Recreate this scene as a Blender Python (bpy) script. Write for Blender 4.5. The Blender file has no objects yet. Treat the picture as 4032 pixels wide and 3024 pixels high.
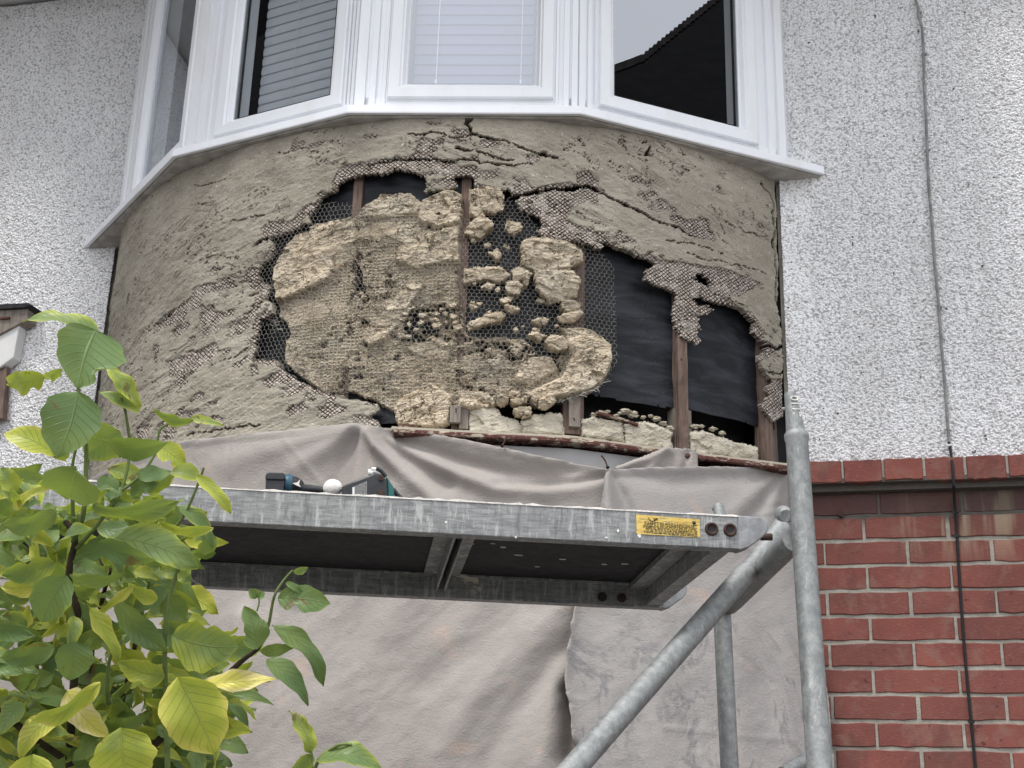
import bpy, math, random
import numpy as np
from mathutils import Vector
random.seed(7)
SC = bpy.context.scene
COL = SC.collection
rad = math.radians

# ------------------------------------------------------------------ camera
PITCH, ROLL, YAW = rad(19.19), rad(1.62), rad(13.46)
CAM = np.array([0.0, -4.1, 1.6]); FPX = 5376.0; DS = 4032 / 2212.0
_f = np.array([-math.sin(YAW) * math.cos(PITCH), math.cos(YAW) * math.cos(PITCH), math.sin(PITCH)])
_r0 = np.array([math.cos(YAW), math.sin(YAW), 0.0]); _u0 = np.cross(_r0, _f)
_r = _r0 * math.cos(ROLL) + _u0 * math.sin(ROLL); _u = np.cross(_r, _f)
cd = bpy.data.cameras.new('camera'); cam = bpy.data.objects.new('camera', cd); COL.objects.link(cam)
cd.sensor_width = 36; cd.lens = 48.0; cd.clip_start = 0.05; cd.clip_end = 500
from mathutils import Matrix
cam.matrix_world = Matrix(((_r[0], _u[0], -_f[0], CAM[0]), (_r[1], _u[1], -_f[1], CAM[1]), (_r[2], _u[2], -_f[2], CAM[2]), (0, 0, 0, 1)))
SC.camera = cam

# ------------------------------------------------------------------ light
SUN_EL, SUN_AZ = rad(62), rad(200)      # azimuth measured from +Y clockwise: sun stands behind the viewer, a little to the left
w = bpy.data.worlds.new('World'); SC.world = w; w.use_nodes = True
nt = w.node_tree; nt.nodes.clear()
sky = nt.nodes.new('ShaderNodeTexSky'); sky.sky_type = 'NISHITA'; sky.sun_disc = False
sky.sun_elevation = SUN_EL; sky.sun_rotation = SUN_AZ; sky.dust_density = 3.0; sky.air_density = 1.0
hs = nt.nodes.new('ShaderNodeHueSaturation'); hs.inputs['Saturation'].default_value = 0.35
bg = nt.nodes.new('ShaderNodeBackground'); bg.inputs['Strength'].default_value = 0.15
wo = nt.nodes.new('ShaderNodeOutputWorld')
nt.links.new(sky.outputs[0], hs.inputs['Color']); cl = nt.nodes.new('ShaderNodeMix'); cl.data_type = 'RGBA'; cl.inputs[0].default_value = .90; cl.inputs[7].default_value = (5.75, 5.8, 6.1, 1)   # veil of bright even cloud
nt.links.new(hs.outputs[0], cl.inputs[6]); nt.links.new(cl.outputs[2], bg.inputs['Color']); nt.links.new(bg.outputs[0], wo.inputs[0])
sl = bpy.data.lights.new('sun', 'SUN'); sl.energy = 1.5; sl.angle = rad(16); sl.color = (1.0, 0.97, 0.93)
so = bpy.data.objects.new('sun', sl); COL.objects.link(so)
_sd = Vector((math.sin(SUN_AZ) * math.cos(SUN_EL), math.cos(SUN_AZ) * math.cos(SUN_EL), math.sin(SUN_EL)))
so.rotation_euler = (-_sd).to_track_quat('-Z', 'Y').to_euler()
SC.view_settings.view_transform = 'Standard'; SC.view_settings.look = 'None'
SC.view_settings.exposure = 1.05; SC.view_settings.gamma = 1.0

# ------------------------------------------------------------------ geometry helpers
def ray(u, v):
    return _f + _r * ((u * DS - 2016) / FPX) - _u * ((v * DS - 1512) / FPX)
def onY(u, v, y=0.0):
    d = ray(u, v); return CAM + d * ((y - CAM[1]) / d[1])
def onZ(u, v, z):
    d = ray(u, v); return CAM + d * ((z - CAM[2]) / d[2])
def atD(u, v, dep):
    return CAM + ray(u, v) * dep
def onPlane(u, v, p, n):
    d = ray(u, v); return CAM + d * (np.dot(np.array(p) - CAM, n) / np.dot(d, n))

def circle3(a, b, c):
    (ax, ay), (bx, by), (cx, cy) = a, b, c
    d = 2 * (ax * (by - cy) + bx * (cy - ay) + cx * (ay - by))
    ux = ((ax * ax + ay * ay) * (by - cy) + (bx * bx + by * by) * (cy - ay) + (cx * cx + cy * cy) * (ay - by)) / d
    uy = ((ax * ax + ay * ay) * (cx - bx) + (bx * bx + by * by) * (ax - cx) + (cx * cx + cy * cy) * (bx - ax)) / d
    return ux, uy, math.hypot(ax - ux, ay - uy)
YL = 0.10                                           # the wall left of the bay stands 0.1 m further back
BX, BY, BR = circle3((-2.535, YL), (-0.105, 0.0), (-1.34, -0.61))
def bow(s, z, h=0.0):
    th = s / BR
    return np.stack([BX + (BR + h) * np.sin(th), BY - (BR + h) * np.cos(th), z + 0 * th], -1)
def onBow(u, v, h=0.0):
    d = ray(u, v); o = CAM[:2] - np.array([BX, BY]); R = BR + h
    a = d[0] ** 2 + d[1] ** 2; b = 2 * (o[0] * d[0] + o[1] * d[1]); c = o @ o - R * R
    q = max(b * b - 4 * a * c, 0); t = (-b - math.sqrt(q)) / (2 * a)
    p = CAM + d * t; return BR * math.atan2(p[0] - BX, -(p[1] - BY)), p[2]
S0 = BR * math.atan2(-2.535 - BX, -(YL - BY)); S1 = BR * math.atan2(-0.105 - BX, -(0 - BY))

# numpy value noise
def _h(ix, iy, seed):
    n = (ix.astype(np.int64) * 374761393 + iy.astype(np.int64) * 668265263 + seed * 974634777) & 0xffffffff
    n = ((n ^ (n >> 13)) * 1274126177) & 0xffffffff
    return ((n ^ (n >> 16)) & 0xffffff) / float(0xffffff)
def vn(x, y, seed=0):
    xi = np.floor(x); yi = np.floor(y); fx = x - xi; fy = y - yi
    fx = fx * fx * (3 - 2 * fx); fy = fy * fy * (3 - 2 * fy)
    a = _h(xi, yi, seed); b = _h(xi + 1, yi, seed); c = _h(xi, yi + 1, seed); d = _h(xi + 1, yi + 1, seed)
    return (a * (1 - fx) + b * fx) * (1 - fy) + (c * (1 - fx) + d * fx) * fy * 1.0
def fbm(x, y, o=4, seed=0, g=0.5):
    r = 0; a = 1; t = 0
    for i in range(o):
        r = r + a * vn(x * 2 ** i + 17 * i, y * 2 ** i - 9 * i, seed + i); t += a; a *= g
    return r / t * 2 - 1
def worley(x, y, seed=0):
    """nearest and second distance and a random number of the nearest cell"""
    xi = np.floor(x); yi = np.floor(y); f1 = np.full(x.shape, 9.0); f2 = f1.copy(); r1 = f1 * 0; dx1 = f1 * 0; dy1 = f1 * 0
    for i in (-1, 0, 1):
        for j in (-1, 0, 1):
            cx = xi + i; cy = yi + j
            px = cx + _h(cx, cy, seed); py = cy + _h(cx, cy, seed + 5)
            d = np.hypot(px - x, py - y); c = d < f1
            f2 = np.where(c, f1, np.minimum(f2, d)); r1 = np.where(c, _h(cx, cy, seed + 9), r1)
            dx1 = np.where(c, x - px, dx1); dy1 = np.where(c, y - py, dy1); f1 = np.where(c, d, f1)
    return f1, f2, r1, dx1, dy1
def facets(x, y, seed=0, k=0.6):
    """broken-stone relief: every cell a tilted plane"""
    f1, f2, r, dx, dy = worley(x, y, seed)
    return (r - .5) + k * (dx * (((r * 37.3) % 1) - .5) + dy * (((r * 71.7) % 1) - .5)) * 2, np.minimum(f2 - f1, .4) / .4
def inpoly(x, y, P):
    c = np.zeros(x.shape, bool); n = len(P)
    for i in range(n):
        x0, y0 = P[i]; x1, y1 = P[(i + 1) % n]
        if y0 == y1: continue
        c ^= ((y0 > y) != (y1 > y)) & (x < (x1 - x0) * (y - y0) / (y1 - y0) + x0)
    return c
def dline(x, y, P, closed=False):
    r = np.full(x.shape, 9.0); n = len(P)
    for i in range(n if closed else n - 1):
        x0, y0 = P[i]; x1, y1 = P[(i + 1) % n]; dx = x1 - x0; dy = y1 - y0; L = dx * dx + dy * dy + 1e-12
        t = np.clip(((x - x0) * dx + (y - y0) * dy) / L, 0, 1)
        r = np.minimum(r, np.hypot(x - x0 - t * dx, y - y0 - t * dy))
    return r
def sstep(a, b, x):
    t = np.clip((x - a) / (b - a), 0, 1); return t * t * (3 - 2 * t)

def mesh_np(name, V, F, mat, parent=None, attrs=None, smooth=True, mats=None, fm=None):
    me = bpy.data.meshes.new(name); V = np.asarray(V, np.float32).reshape(-1, 3); F = np.asarray(F, np.int32)
    k = F.shape[1]; me.vertices.add(len(V)); me.vertices.foreach_set('co', V.ravel())
    me.loops.add(F.size); me.loops.foreach_set('vertex_index', F.ravel())
    me.polygons.add(len(F)); me.polygons.foreach_set('loop_start', np.arange(0, F.size, k, dtype=np.int32))
    me.update(calc_edges=True)
    if attrs:
        for n, a in attrs.items():
            a = np.asarray(a, np.float32)
            if a.ndim == 1: me.attributes.new(n, 'FLOAT', 'POINT').data.foreach_set('value', a)
            else: me.attributes.new(n, 'FLOAT_VECTOR', 'POINT').data.foreach_set('vector', a.ravel())
    for m in (mats or [mat]): me.materials.append(m)
    if fm is not None: me.polygons.foreach_set('material_index', np.asarray(fm, np.int32))
    me.polygons.foreach_set('use_smooth', np.full(len(F), smooth)); me.validate(); me.update()
    o = bpy.data.objects.new(name, me); COL.objects.link(o); o.parent = parent
    return o
class MB:
    def __init__(s): s.v = []; s.f = []; s.m = []; s.cm = 0; s.a = []; s.ca = 0.0
    def add(s, V, F):
        b = len(s.v); s.v += [tuple(map(float, p)) for p in V]; s.a += [s.ca] * len(V)
        for f in F: s.f.append([b + i for i in f]); s.m.append(s.cm)
    def box(s, c, d, ax=None):
        c = np.array(c, float); A = np.eye(3) if ax is None else np.array(ax, float)
        V = [c + A[0] * d[0] / 2 * i + A[1] * d[1] / 2 * j + A[2] * d[2] / 2 * k for i in (-1, 1) for j in (-1, 1) for k in (-1, 1)]
        s.add(V, [(0, 1, 3, 2), (4, 6, 7, 5), (0, 4, 5, 1), (2, 3, 7, 6), (0, 2, 6, 4), (1, 5, 7, 3)])
    def tube(s, pts, r, n=12, cap=True):
        pts = [np.array(p, float) for p in pts]; R = r if hasattr(r, '__len__') else [r] * len(pts)
        V = []; up = None
        for i, p in enumerate(pts):
            t = pts[min(i + 1, len(pts) - 1)] - pts[max(i - 1, 0)]; t /= np.linalg.norm(t) + 1e-12
            if up is None:
                up = np.array([0, 0, 1.0]) if abs(t[2]) < .9 else np.array([0, 1.0, 0])
            x = np.cross(up, t); x /= np.linalg.norm(x); up = np.cross(t, x)
            for k in range(n):
                a = 2 * math.pi * k / n; V.append(p + (x * math.cos(a) + up * math.sin(a)) * R[i])
        F = [(i * n + k, i * n + (k + 1) % n, (i + 1) * n + (k + 1) % n, (i + 1) * n + k) for i in range(len(pts) - 1) for k in range(n)]
        if cap: F += [tuple(range(n))[::-1], tuple((len(pts) - 1) * n + k for k in range(n))]
        s.add(V, F)
    def prism(s, P, e):
        """polygon P (3d points) extruded by vector e"""
        P = [np.array(p, float) for p in P]; n = len(P); e = np.array(e, float)
        s.add(P + [p + e for p in P], [tuple(range(n)), tuple(range(2 * n - 1, n - 1, -1))] + [(i, i + n, (i + 1) % n + n, (i + 1) % n) for i in range(n)])
    def build(s, name, mat, parent=None, smooth=False, bevel=0.0, mats=None, attr=None):
        me = bpy.data.meshes.new(name); me.from_pydata(s.v, [], s.f)
        for m in (mats or [mat]): me.materials.append(m)
        me.polygons.foreach_set('material_index', s.m)
        if attr: me.attributes.new(attr, 'FLOAT', 'POINT').data.foreach_set('value', s.a)
        import bmesh
        bm = bmesh.new(); bm.from_mesh(me); bmesh.ops.recalc_face_normals(bm, faces=bm.faces); bm.to_mesh(me); bm.free()
        if smooth: me.polygons.foreach_set('use_smooth', [True] * len(me.polygons)); me.update()
        o = bpy.data.objects.new(name, me); COL.objects.link(o); o.parent = parent
        if bevel:
            b = o.modifiers.new('bevel', 'BEVEL'); b.width = bevel; b.segments = 2; b.limit_method = 'ANGLE'
        if smooth:
            me.set_sharp_from_angle(angle=rad(42))
        return o
def thing(name, label, cat, loc=(0, 0, 0), group=None):
    o = bpy.data.objects.new(name, None); COL.objects.link(o); o.location = loc; o.empty_display_size = .1
    return tag(o, label, cat, group)
def tag(o, label, cat, group=None):
    o['label'] = label; o['category'] = cat
    if group: o['group'] = group
    return o
def slab(name, S, Z, mask, hf, hb, mat, posf, parent=None, attrs=None, back=True):
    """front and back skins with side walls over the masked cells of a grid; S,Z,hf: (nu,nv) arrays; mask (nu-1,nv-1)"""
    nu, nv = S.shape; I = np.arange(nu * nv).reshape(nu, nv)
    A, B, C_, D_ = I[:-1, :-1], I[1:, :-1], I[1:, 1:], I[:-1, 1:]
    F = np.stack([A[mask], B[mask], C_[mask], D_[mask]], -1)
    P = posf(S, Z, hf).reshape(-1, 3); n0 = nu * nv
    allF = [F]
    if back:
        Q = posf(S, Z, hb).reshape(-1, 3); P = np.concatenate([P, Q]); allF.append(F[:, ::-1] + n0)
        m = np.pad(mask, 1)
        def side(nb, a, b):
            e = mask & ~nb
            allF.append(np.stack([b[e], a[e], a[e] + n0, b[e] + n0], -1))
        side(m[1:-1, :-2], A, B); side(m[2:, 1:-1], B, C_); side(m[1:-1, 2:], C_, D_); side(m[:-2, 1:-1], D_, A)
    F = np.concatenate(allF); used = np.unique(F); remap = np.zeros(len(P), np.int64); remap[used] = np.arange(len(used))
    at = {'suv': np.stack([S.ravel(), Z.ravel(), 0 * S.ravel()], -1)}
    for k, a in (attrs or {}).items(): at[k] = a.ravel()
    at = {k: (np.concatenate([a, a]) if back else a)[used] for k, a in at.items()}
    return mesh_np(name, P[used], remap[F], mat, parent, at, smooth=False)

# ------------------------------------------------------------------ materials
class NT:
    def __init__(s, name):
        s.m = bpy.data.materials.new(name); s.m.use_nodes = True; s.t = s.m.node_tree; s.t.nodes.clear()
        s.out = s.n('ShaderNodeOutputMaterial')
    def n(s, ty, **k):
        o = s.t.nodes.new(ty)
        for a, b in k.items(): setattr(o, a, b)
        return o
    def l(s, a, b):
        if isinstance(a, (int, float, tuple, list)):
            b.default_value = (tuple(a) + (1,) if isinstance(a, (tuple, list)) and len(a) == 3 and b.type == 'RGBA' else a)
        else: s.t.links.new(a, b)
        return b
    def coord(s, kind='Object', scale=(1, 1, 1), rot=0):
        if kind in ('Object', 'Generated'): o = s.n('ShaderNodeTexCoord').outputs[kind]
        else: o = s.n('ShaderNodeAttribute', attribute_name=kind).outputs['Vector']
        mp = s.n('ShaderNodeMapping'); s.l(o, mp.inputs[0]); mp.inputs['Scale'].default_value = scale; mp.inputs['Rotation'].default_value = (0, 0, rot)
        return mp.outputs[0]
    def attr(s, n): return s.n('ShaderNodeAttribute', attribute_name=n).outputs['Fac']
    def noise(s, vec, scale=5, detail=4, rough=.55, dist=0, out=0):
        o = s.n('ShaderNodeTexNoise'); s.l(vec, o.inputs['Vector']); o.inputs['Scale'].default_value = scale
        o.inputs['Detail'].default_value = detail; o.inputs['Roughness'].default_value = rough; o.inputs['Distortion'].default_value = dist
        return o.outputs[out]
    def voro(s, vec, scale=5, rnd=1, feat='F1', out='Distance'):
        o = s.n('ShaderNodeTexVoronoi', feature=feat); s.l(vec, o.inputs['Vector']); o.inputs['Scale'].default_value = scale
        o.inputs['Randomness'].default_value = rnd; return o.outputs[out]
    def ramp(s, fac, a, b, c0=(0, 0, 0), c1=(1, 1, 1)):
        o = s.n('ShaderNodeMapRange', interpolation_type='SMOOTHSTEP'); s.l(fac, o.inputs[0]); o.inputs[1].default_value = a; o.inputs[2].default_value = b
        if c0 == (0, 0, 0) and c1 == (1, 1, 1): return o.outputs[0]
        return s.mix(o.outputs[0], c0, c1)
    def mix(s, f, a, b, mode='MIX'):
        o = s.n('ShaderNodeMix', data_type='RGBA', blend_type=mode); s.l(f, o.inputs[0]); s.l(a, o.inputs[6]); s.l(b, o.inputs[7]); return o.outputs[2]
    def math(s, op, a, b=0.0, clamp=False):
        o = s.n('ShaderNodeMath', operation=op, use_clamp=clamp); s.l(a, o.inputs[0]); s.l(b, o.inputs[1]); return o.outputs[0]
    def bump(s, h, dist=.01, st=1, nrm=None):
        o = s.n('ShaderNodeBump'); s.l(h, o.inputs['Height']); o.inputs['Distance'].default_value = dist; o.inputs['Strength'].default_value = st
        if nrm is not None: s.l(nrm, o.inputs['Normal'])
        return o.outputs[0]
    def pbr(s, col, rough=.8, metal=0, nrm=None, spec=.3, **k):
        o = s.n('ShaderNodeBsdfPrincipled'); s.l(col, o.inputs['Base Color']); s.l(rough, o.inputs['Roughness']); s.l(metal, o.inputs['Metallic'])
        s.l(spec, o.inputs['Specular IOR Level'])
        if nrm is not None: s.l(nrm, o.inputs['Normal'])
        for a, b in k.items(): s.l(b, o.inputs[a])
        s.t.links.new(o.outputs[0], s.out.inputs[0]); return s.m

def m_simple(name, col, rough=.7, metal=0, var=.15, sc=20, spec=.3, bump=.0006):
    t = NT(name); c = t.coord(); n = t.noise(c, sc, 5)
    return t.pbr(t.mix(t.ramp(n, .3, .7), tuple(x * (1 - var) for x in col), tuple(min(1, x * (1 + var)) for x in col)), rough, metal, t.bump(t.noise(c, sc * 8, 3), bump), spec)
def m_pebble():
    t = NT('pebbledash'); c = t.coord()
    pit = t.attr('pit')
    big = t.noise(c, 1.1, 3); fine = t.noise(c, 160, 2); sp = t.noise(c, 52, 2, .4)
    col = t.mix(t.ramp(big, .3, .7), (.79, .795, .80), (.89, .895, .90))
    stk = t.noise(t.coord(scale=(1, 1, .12)), 7, 4, .6)
    col = t.mix(t.math('MULTIPLY', t.ramp(stk, .50, .70), .22), col, (.50, .49, .46))
    col = t.mix(t.ramp(pit, .58, .98), col, (.43, .425, .42))  # hollows coloured darker, standing in for shade between the pebbles
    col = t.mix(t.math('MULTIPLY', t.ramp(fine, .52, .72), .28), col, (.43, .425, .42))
    col = t.mix(t.ramp(sp, .73, .75), col, (.14, .13, .11))
    return t.pbr(col, .85, 0, t.bump(t.voro(c, 150), .004, 1))
def m_brick():
    t = NT('red_brick'); c = t.coord(); tint = t.attr('tint'); soot = t.attr('soot')
    big = t.noise(c, 6, 4); fine = t.noise(t.coord(scale=(1, 1, 2.5)), 90, 4)
    col = t.mix(t.ramp(big, .3, .7), (.165, .052, .042), (.238, .075, .057))
    col = t.mix(t.math('MULTIPLY', tint, .85), col, (.140, .052, .044))
    col = t.mix(t.math('MULTIPLY', t.ramp(fine, .55, .8), .4), col, (.42, .20, .15))
    col = t.mix(t.ramp(t.noise(c, 42, 3, .6), .66, .70), col, (.10, .03, .03)); col = t.mix(t.math('MULTIPLY', t.ramp(t.noise(c, 13, 5, .7, .5), .50, .66), .45), col, (.22, .135, .105)); col = t.mix(t.math('MULTIPLY', t.ramp(t.noise(t.coord(scale=(1, 1, .5)), 9, 5, .7), .54, .68), .45), col, (.085, .045, .040))
    run = t.noise(t.coord(scale=(1, 1, .12)), 13, 3, .6)
    zz = t.n('ShaderNodeSeparateXYZ'); t.l(t.coord(), zz.inputs[0])
    up = t.math('MULTIPLY', t.ramp(zz.outputs[2], 2.42, 2.62), t.ramp(zz.outputs[2], 2.69, 2.68))
    right = t.ramp(zz.outputs[0], .16, .30)
    col = t.mix(t.math('MULTIPLY', t.math('MULTIPLY', t.ramp(run, .47, .58), up), t.math('MULTIPLY', right, .9)), col, (.42, .33, .23))
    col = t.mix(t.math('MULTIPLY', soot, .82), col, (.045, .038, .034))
    return t.pbr(col, .78, 0, t.bump(fine, .002, .6), .25)
def m_mortar():
    t = NT('lime_mortar'); c = t.coord(); n = t.noise(c, 30, 5, .7); soot = t.attr('soot')
    col = t.mix(t.ramp(n, .3, .7), (.25, .235, .20), (.36, .34, .295))
    col = t.mix(t.ramp(t.noise(c, 150, 3), .62, .72), col, (.2, .18, .15))
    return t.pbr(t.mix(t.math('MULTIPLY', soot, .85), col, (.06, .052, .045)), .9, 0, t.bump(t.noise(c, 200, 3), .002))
def m_cement():
    t = NT('cement_render'); c = t.coord('suv')
    lath = t.attr('lath'); crack = t.attr('crack'); hh = t.attr('hgt')
    big = t.noise(c, 5, 5, .6); mid = t.noise(t.coord('suv', (1, 2.2, 1), .25), 22, 5, .65, .4); fine = t.noise(c, 260, 3, .6)
    col = t.mix(t.ramp(big, .3, .7), (.275, .250, .200), (.378, .348, .285))
    col = t.mix(t.math('MULTIPLY', t.ramp(mid, .52, .72), .6), col, (.43, .405, .345))
    col = t.mix(t.ramp(t.noise(c, 95, 3, .5, .5), .665, .72), col, (.60, .57, .52))
    col = t.mix(t.math('MULTIPLY', t.ramp(fine, .5, .8), .30), col, (.13, .115, .09))
    col = t.mix(t.ramp(t.noise(t.coord('suv', (1, 3.2, 1), .30), 34, 6, .72, 1.2), .36, .335), col, (.075, .062, .046))
    ck = t.math('ABSOLUTE', t.math('SUBTRACT', t.noise(t.coord('suv', (1, 2.6, 1), .2), 12, 5, .65, 1.0), .5))
    col = t.mix(t.math('MULTIPLY', t.ramp(ck, .006, .002), t.ramp(t.noise(c, 9, 3), .46, .54)), col, (.05, .04, .03))
    scr = t.noise(t.coord('suv', (3.5, .5, 1), .9), 28, 4, .7)
    col = t.mix(t.math('MULTIPLY', t.ramp(scr, .64, .70), .6), col, (.47, .45, .40))
    # keys of mortar that squeezed through expanded metal: overlapping tongues on a diamond lattice
    wob = t.mix(.0065, c, t.noise(c, 45, 3, out=1), 'LINEAR_LIGHT')
    sx = t.n('ShaderNodeSeparateXYZ'); t.l(wob, sx.inputs[0])
    ps, pz = t.math('MULTIPLY', sx.outputs[0], 1 / .0155), t.math('MULTIPLY', sx.outputs[1], 1 / .0118)
    pp, qq = t.math('ADD', pz, ps), t.math('SUBTRACT', pz, ps)
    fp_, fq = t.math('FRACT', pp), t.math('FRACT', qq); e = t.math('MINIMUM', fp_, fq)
    cell = t.n('ShaderNodeCombineXYZ'); t.l(t.math('FLOOR', pp), cell.inputs[0]); t.l(t.math('FLOOR', qq), cell.inputs[1])
    wn = t.n('ShaderNodeTexWhiteNoise', noise_dimensions='3D'); t.l(cell.outputs[0], wn.inputs['Vector'])
    cs = t.n('ShaderNodeSeparateColor'); t.l(wn.outputs['Color'], cs.inputs[0])
    kc = t.mix(cs.outputs[0], (.30, .265, .225), (.52, .465, .41))
    kc = t.mix(t.ramp(lath, .95, .70), kc, t.mix(.55, kc, col))
    kc = t.mix(t.math('MULTIPLY', t.ramp(e, .30, .12), t.ramp(t.noise(c, 28, 3), .38, .52)), kc, t.mix(cs.outputs[1], (.030, .018, .014), (.12, .075, .055)))  # dark rusty gaps, with the shadow under each tongue painted in
    lm = t.ramp(lath, .40, .66)
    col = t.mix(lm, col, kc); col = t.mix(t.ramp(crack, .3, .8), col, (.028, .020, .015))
    kb = t.math('MULTIPLY', t.math('ADD', t.math('MULTIPLY', t.ramp(e, .10, .34), 1.6), t.math('ADD', t.math('MULTIPLY', t.math('ADD', fp_, fq), -.8), cs.outputs[2])), t.math('MULTIPLY', lm, 1.5))
    h = t.math('ADD', t.math('ADD', kb, t.math('MULTIPLY', mid, .8)), t.math('MULTIPLY', t.noise(c, 120, 4, .7), .6))
    return t.pbr(col, .93, 0, t.bump(h, .0040, 1), .15)
def m_lime():
    t = NT('old_lime_render'); c = t.coord('suv'); w_ = t.attr('wire'); dk = t.attr('dark')
    big = t.noise(c, 7, 5, .6); mid = t.noise(t.coord('suv', (1, 2.6, 1), .32), 26, 6, .68, .6); fine = t.noise(c, 240, 3, .6)
    col = t.mix(t.ramp(big, .3, .7), (.52, .435, .315), (.70, .60, .455))
    col = t.mix(t.math('MULTIPLY', t.ramp(t.noise(c, 4.5, 4, .6, .5), .48, .62), .4), col, (.46, .43, .36)); col = t.mix(t.math('MULTIPLY', t.ramp(mid, .5, .75), .75), col, (.82, .74, .60))
    col = t.mix(t.ramp(mid, .37, .30), col, (.215, .160, .100))
    col = t.mix(t.math('MULTIPLY', t.ramp(fine, .45, .8), .3), col, (.20, .15, .09))
    ck = t.math('ABSOLUTE', t.math('SUBTRACT', t.noise(t.coord('suv', (1, 2.4, 1), .28), 13, 4, .62, .9), .5))
    ckm = t.math('MULTIPLY', t.ramp(ck, .0085, .003), t.ramp(t.noise(c, 17, 2), .40, .50))
    ck2 = t.math('MULTIPLY', t.ramp(t.math('ABSOLUTE', t.math('SUBTRACT', t.noise(t.coord('suv', (1.6, 1, 1), -.5), 15, 3, .6, .8), .5)), .006, .002), t.ramp(t.noise(c, 12, 2, .5), .52, .58))
    ckm = t.math('MAXIMUM', ckm, ck2)
    k = t.coord('suv', (1 / .0135, 1 / .0105, 1), 0)
    e = t.voro(k, 1.0, .30, 'DISTANCE_TO_EDGE')
    hole = t.math('MULTIPLY', t.ramp(e, .26, .36), t.ramp(w_, .45, .6))
    col = t.mix(t.math('MULTIPLY', hole, .5), col, (.22, .165, .10))
    col = t.mix(t.ramp(dk, .35, .75), col, (.035, .028, .020)); col = t.mix(t.math('MULTIPLY', ckm, .9), col, (.045, .034, .024))
    crs = t.noise(t.coord('suv', (1, 2.0, 1), .3), 70, 5, .75, .8)
    h = t.math('ADD', t.math('MULTIPLY', t.math('SUBTRACT', t.math('MULTIPLY', crs, .9), t.math('MULTIPLY', ckm, 2.5)), 1.0), t.math('ADD', t.math('MULTIPLY', t.ramp(e, .05, .35), t.math('MULTIPLY', t.ramp(w_, .4, .6), -1.6)), t.math('MULTIPLY', mid, 1.9)))
    col = t.mix(t.math('MULTIPLY', t.ramp(crs, .38, .28), .45), col, (.24, .18, .12))
    return t.pbr(col, .95, 0, t.bump(h, .0055, 1), .1)
def m_felt():
    t = NT('bitumen_felt'); c = t.coord('suv')
    a = t.noise(t.coord('suv', (.6, 3, 1), .1), 9, 5, .6, .6); sp = t.noise(c, 130, 4, .8); b = t.noise(c, 5, 3)
    col = t.mix(t.ramp(a, .35, .75), (.007, .008, .010), (.034, .038, .046))
    col = t.mix(t.math('MULTIPLY', t.ramp(sp, .60, .66), t.ramp(b, .5, .66)), col, (.17, .13, .09))
    return t.pbr(col, t.ramp(a, .2, .8, (.40, .40, .40), (.6, .6, .6)), 0, t.bump(t.math('MULTIPLY', a, 3), .0015, .6), .2)
def m_wood(name, a, b, sc=1, z=.06, peel=None):
    t = NT(name); c = t.coord(scale=(1, 1, z)); g = t.noise(c, 90 * sc, 6, .7, .6); k = t.noise(t.coord(), 14, 4)
    col = t.mix(t.ramp(g, .3, .7), a, b); col = t.mix(t.math('MULTIPLY', t.ramp(k, .5, .75), .5), col, tuple(x * .45 for x in a))
    if peel:
        col = t.mix(t.ramp(t.noise(t.coord(scale=(1, 1, 3)), 26, 6, .75, .5), .53, .58), col, peel)
    return t.pbr(col, .8, 0, t.bump(g, .002, .8))
def m_upvc():
    t = NT('white_upvc'); c = t.coord(); n = t.noise(t.coord(scale=(1, 1, .2)), 9, 4, .6)
    return t.pbr(t.mix(t.ramp(n, .42, .8), (.83, .85, .885), (.75, .755, .75)), .32, 0, None, .5)
def m_alu(name='galvanised_steel', base=(.17, .18, .18), hi=(.29, .30, .295), metal=.35, rough=.55, rot=False):
    t = NT(name); c = t.coord()
    a = t.noise(c, 60, 6, .78, .4); b = t.noise(t.coord(scale=(1, 1, .25)), 95, 6, .8, .5); sp = t.noise(c, 190, 3, .6)
    col = t.mix(t.ramp(a, .35, .68), base, hi)
    col = t.mix(t.math('MULTIPLY', t.ramp(b, .56, .68), .65), col, (.42, .43, .42))
    col = t.mix(t.math('MULTIPLY', t.ramp(b, .42, .34), .55), col, (.20, .205, .20))
    col = t.mix(t.ramp(sp, .73, .755), col, (.62, .62, .60))
    return t.pbr(col, t.ramp(a, .2, .8, (rough - .1,) * 3, (rough + .15,) * 3), metal, t.bump(b, .0012, .5), .4)
def m_beam():
    t = NT('worn_aluminium'); c = t.coord()
    a = t.noise(t.coord(scale=(.35, .5, 3)), 60, 6, .8, .4); s = t.noise(t.coord(scale=(5, 5, .8)), 19, 6, .75, .3); p = t.noise(c, 15, 6, .7, .8); pz = t.noise(c, 3.2, 2)
    col = t.mix(t.ramp(a, .35, .66), (.15, .155, .155), (.30, .305, .30))
    col = t.mix(t.math('MULTIPLY', t.ramp(s, .52, .62), .75), col, (.42, .425, .42))
    col = t.mix(t.math('MULTIPLY', t.ramp(s, .45, .36), .7), col, (.115, .12, .12))
    col = t.mix(t.math('MULTIPLY', t.ramp(p, .60, .63), t.ramp(pz, .52, .60)), col, (.66, .63, .53))
    col = t.mix(t.ramp(t.noise(c, 85, 3), .75, .77), col, (.60, .60, .59))
    return t.pbr(col, .6, .3, t.bump(a, .001, .5), .35)
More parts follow.
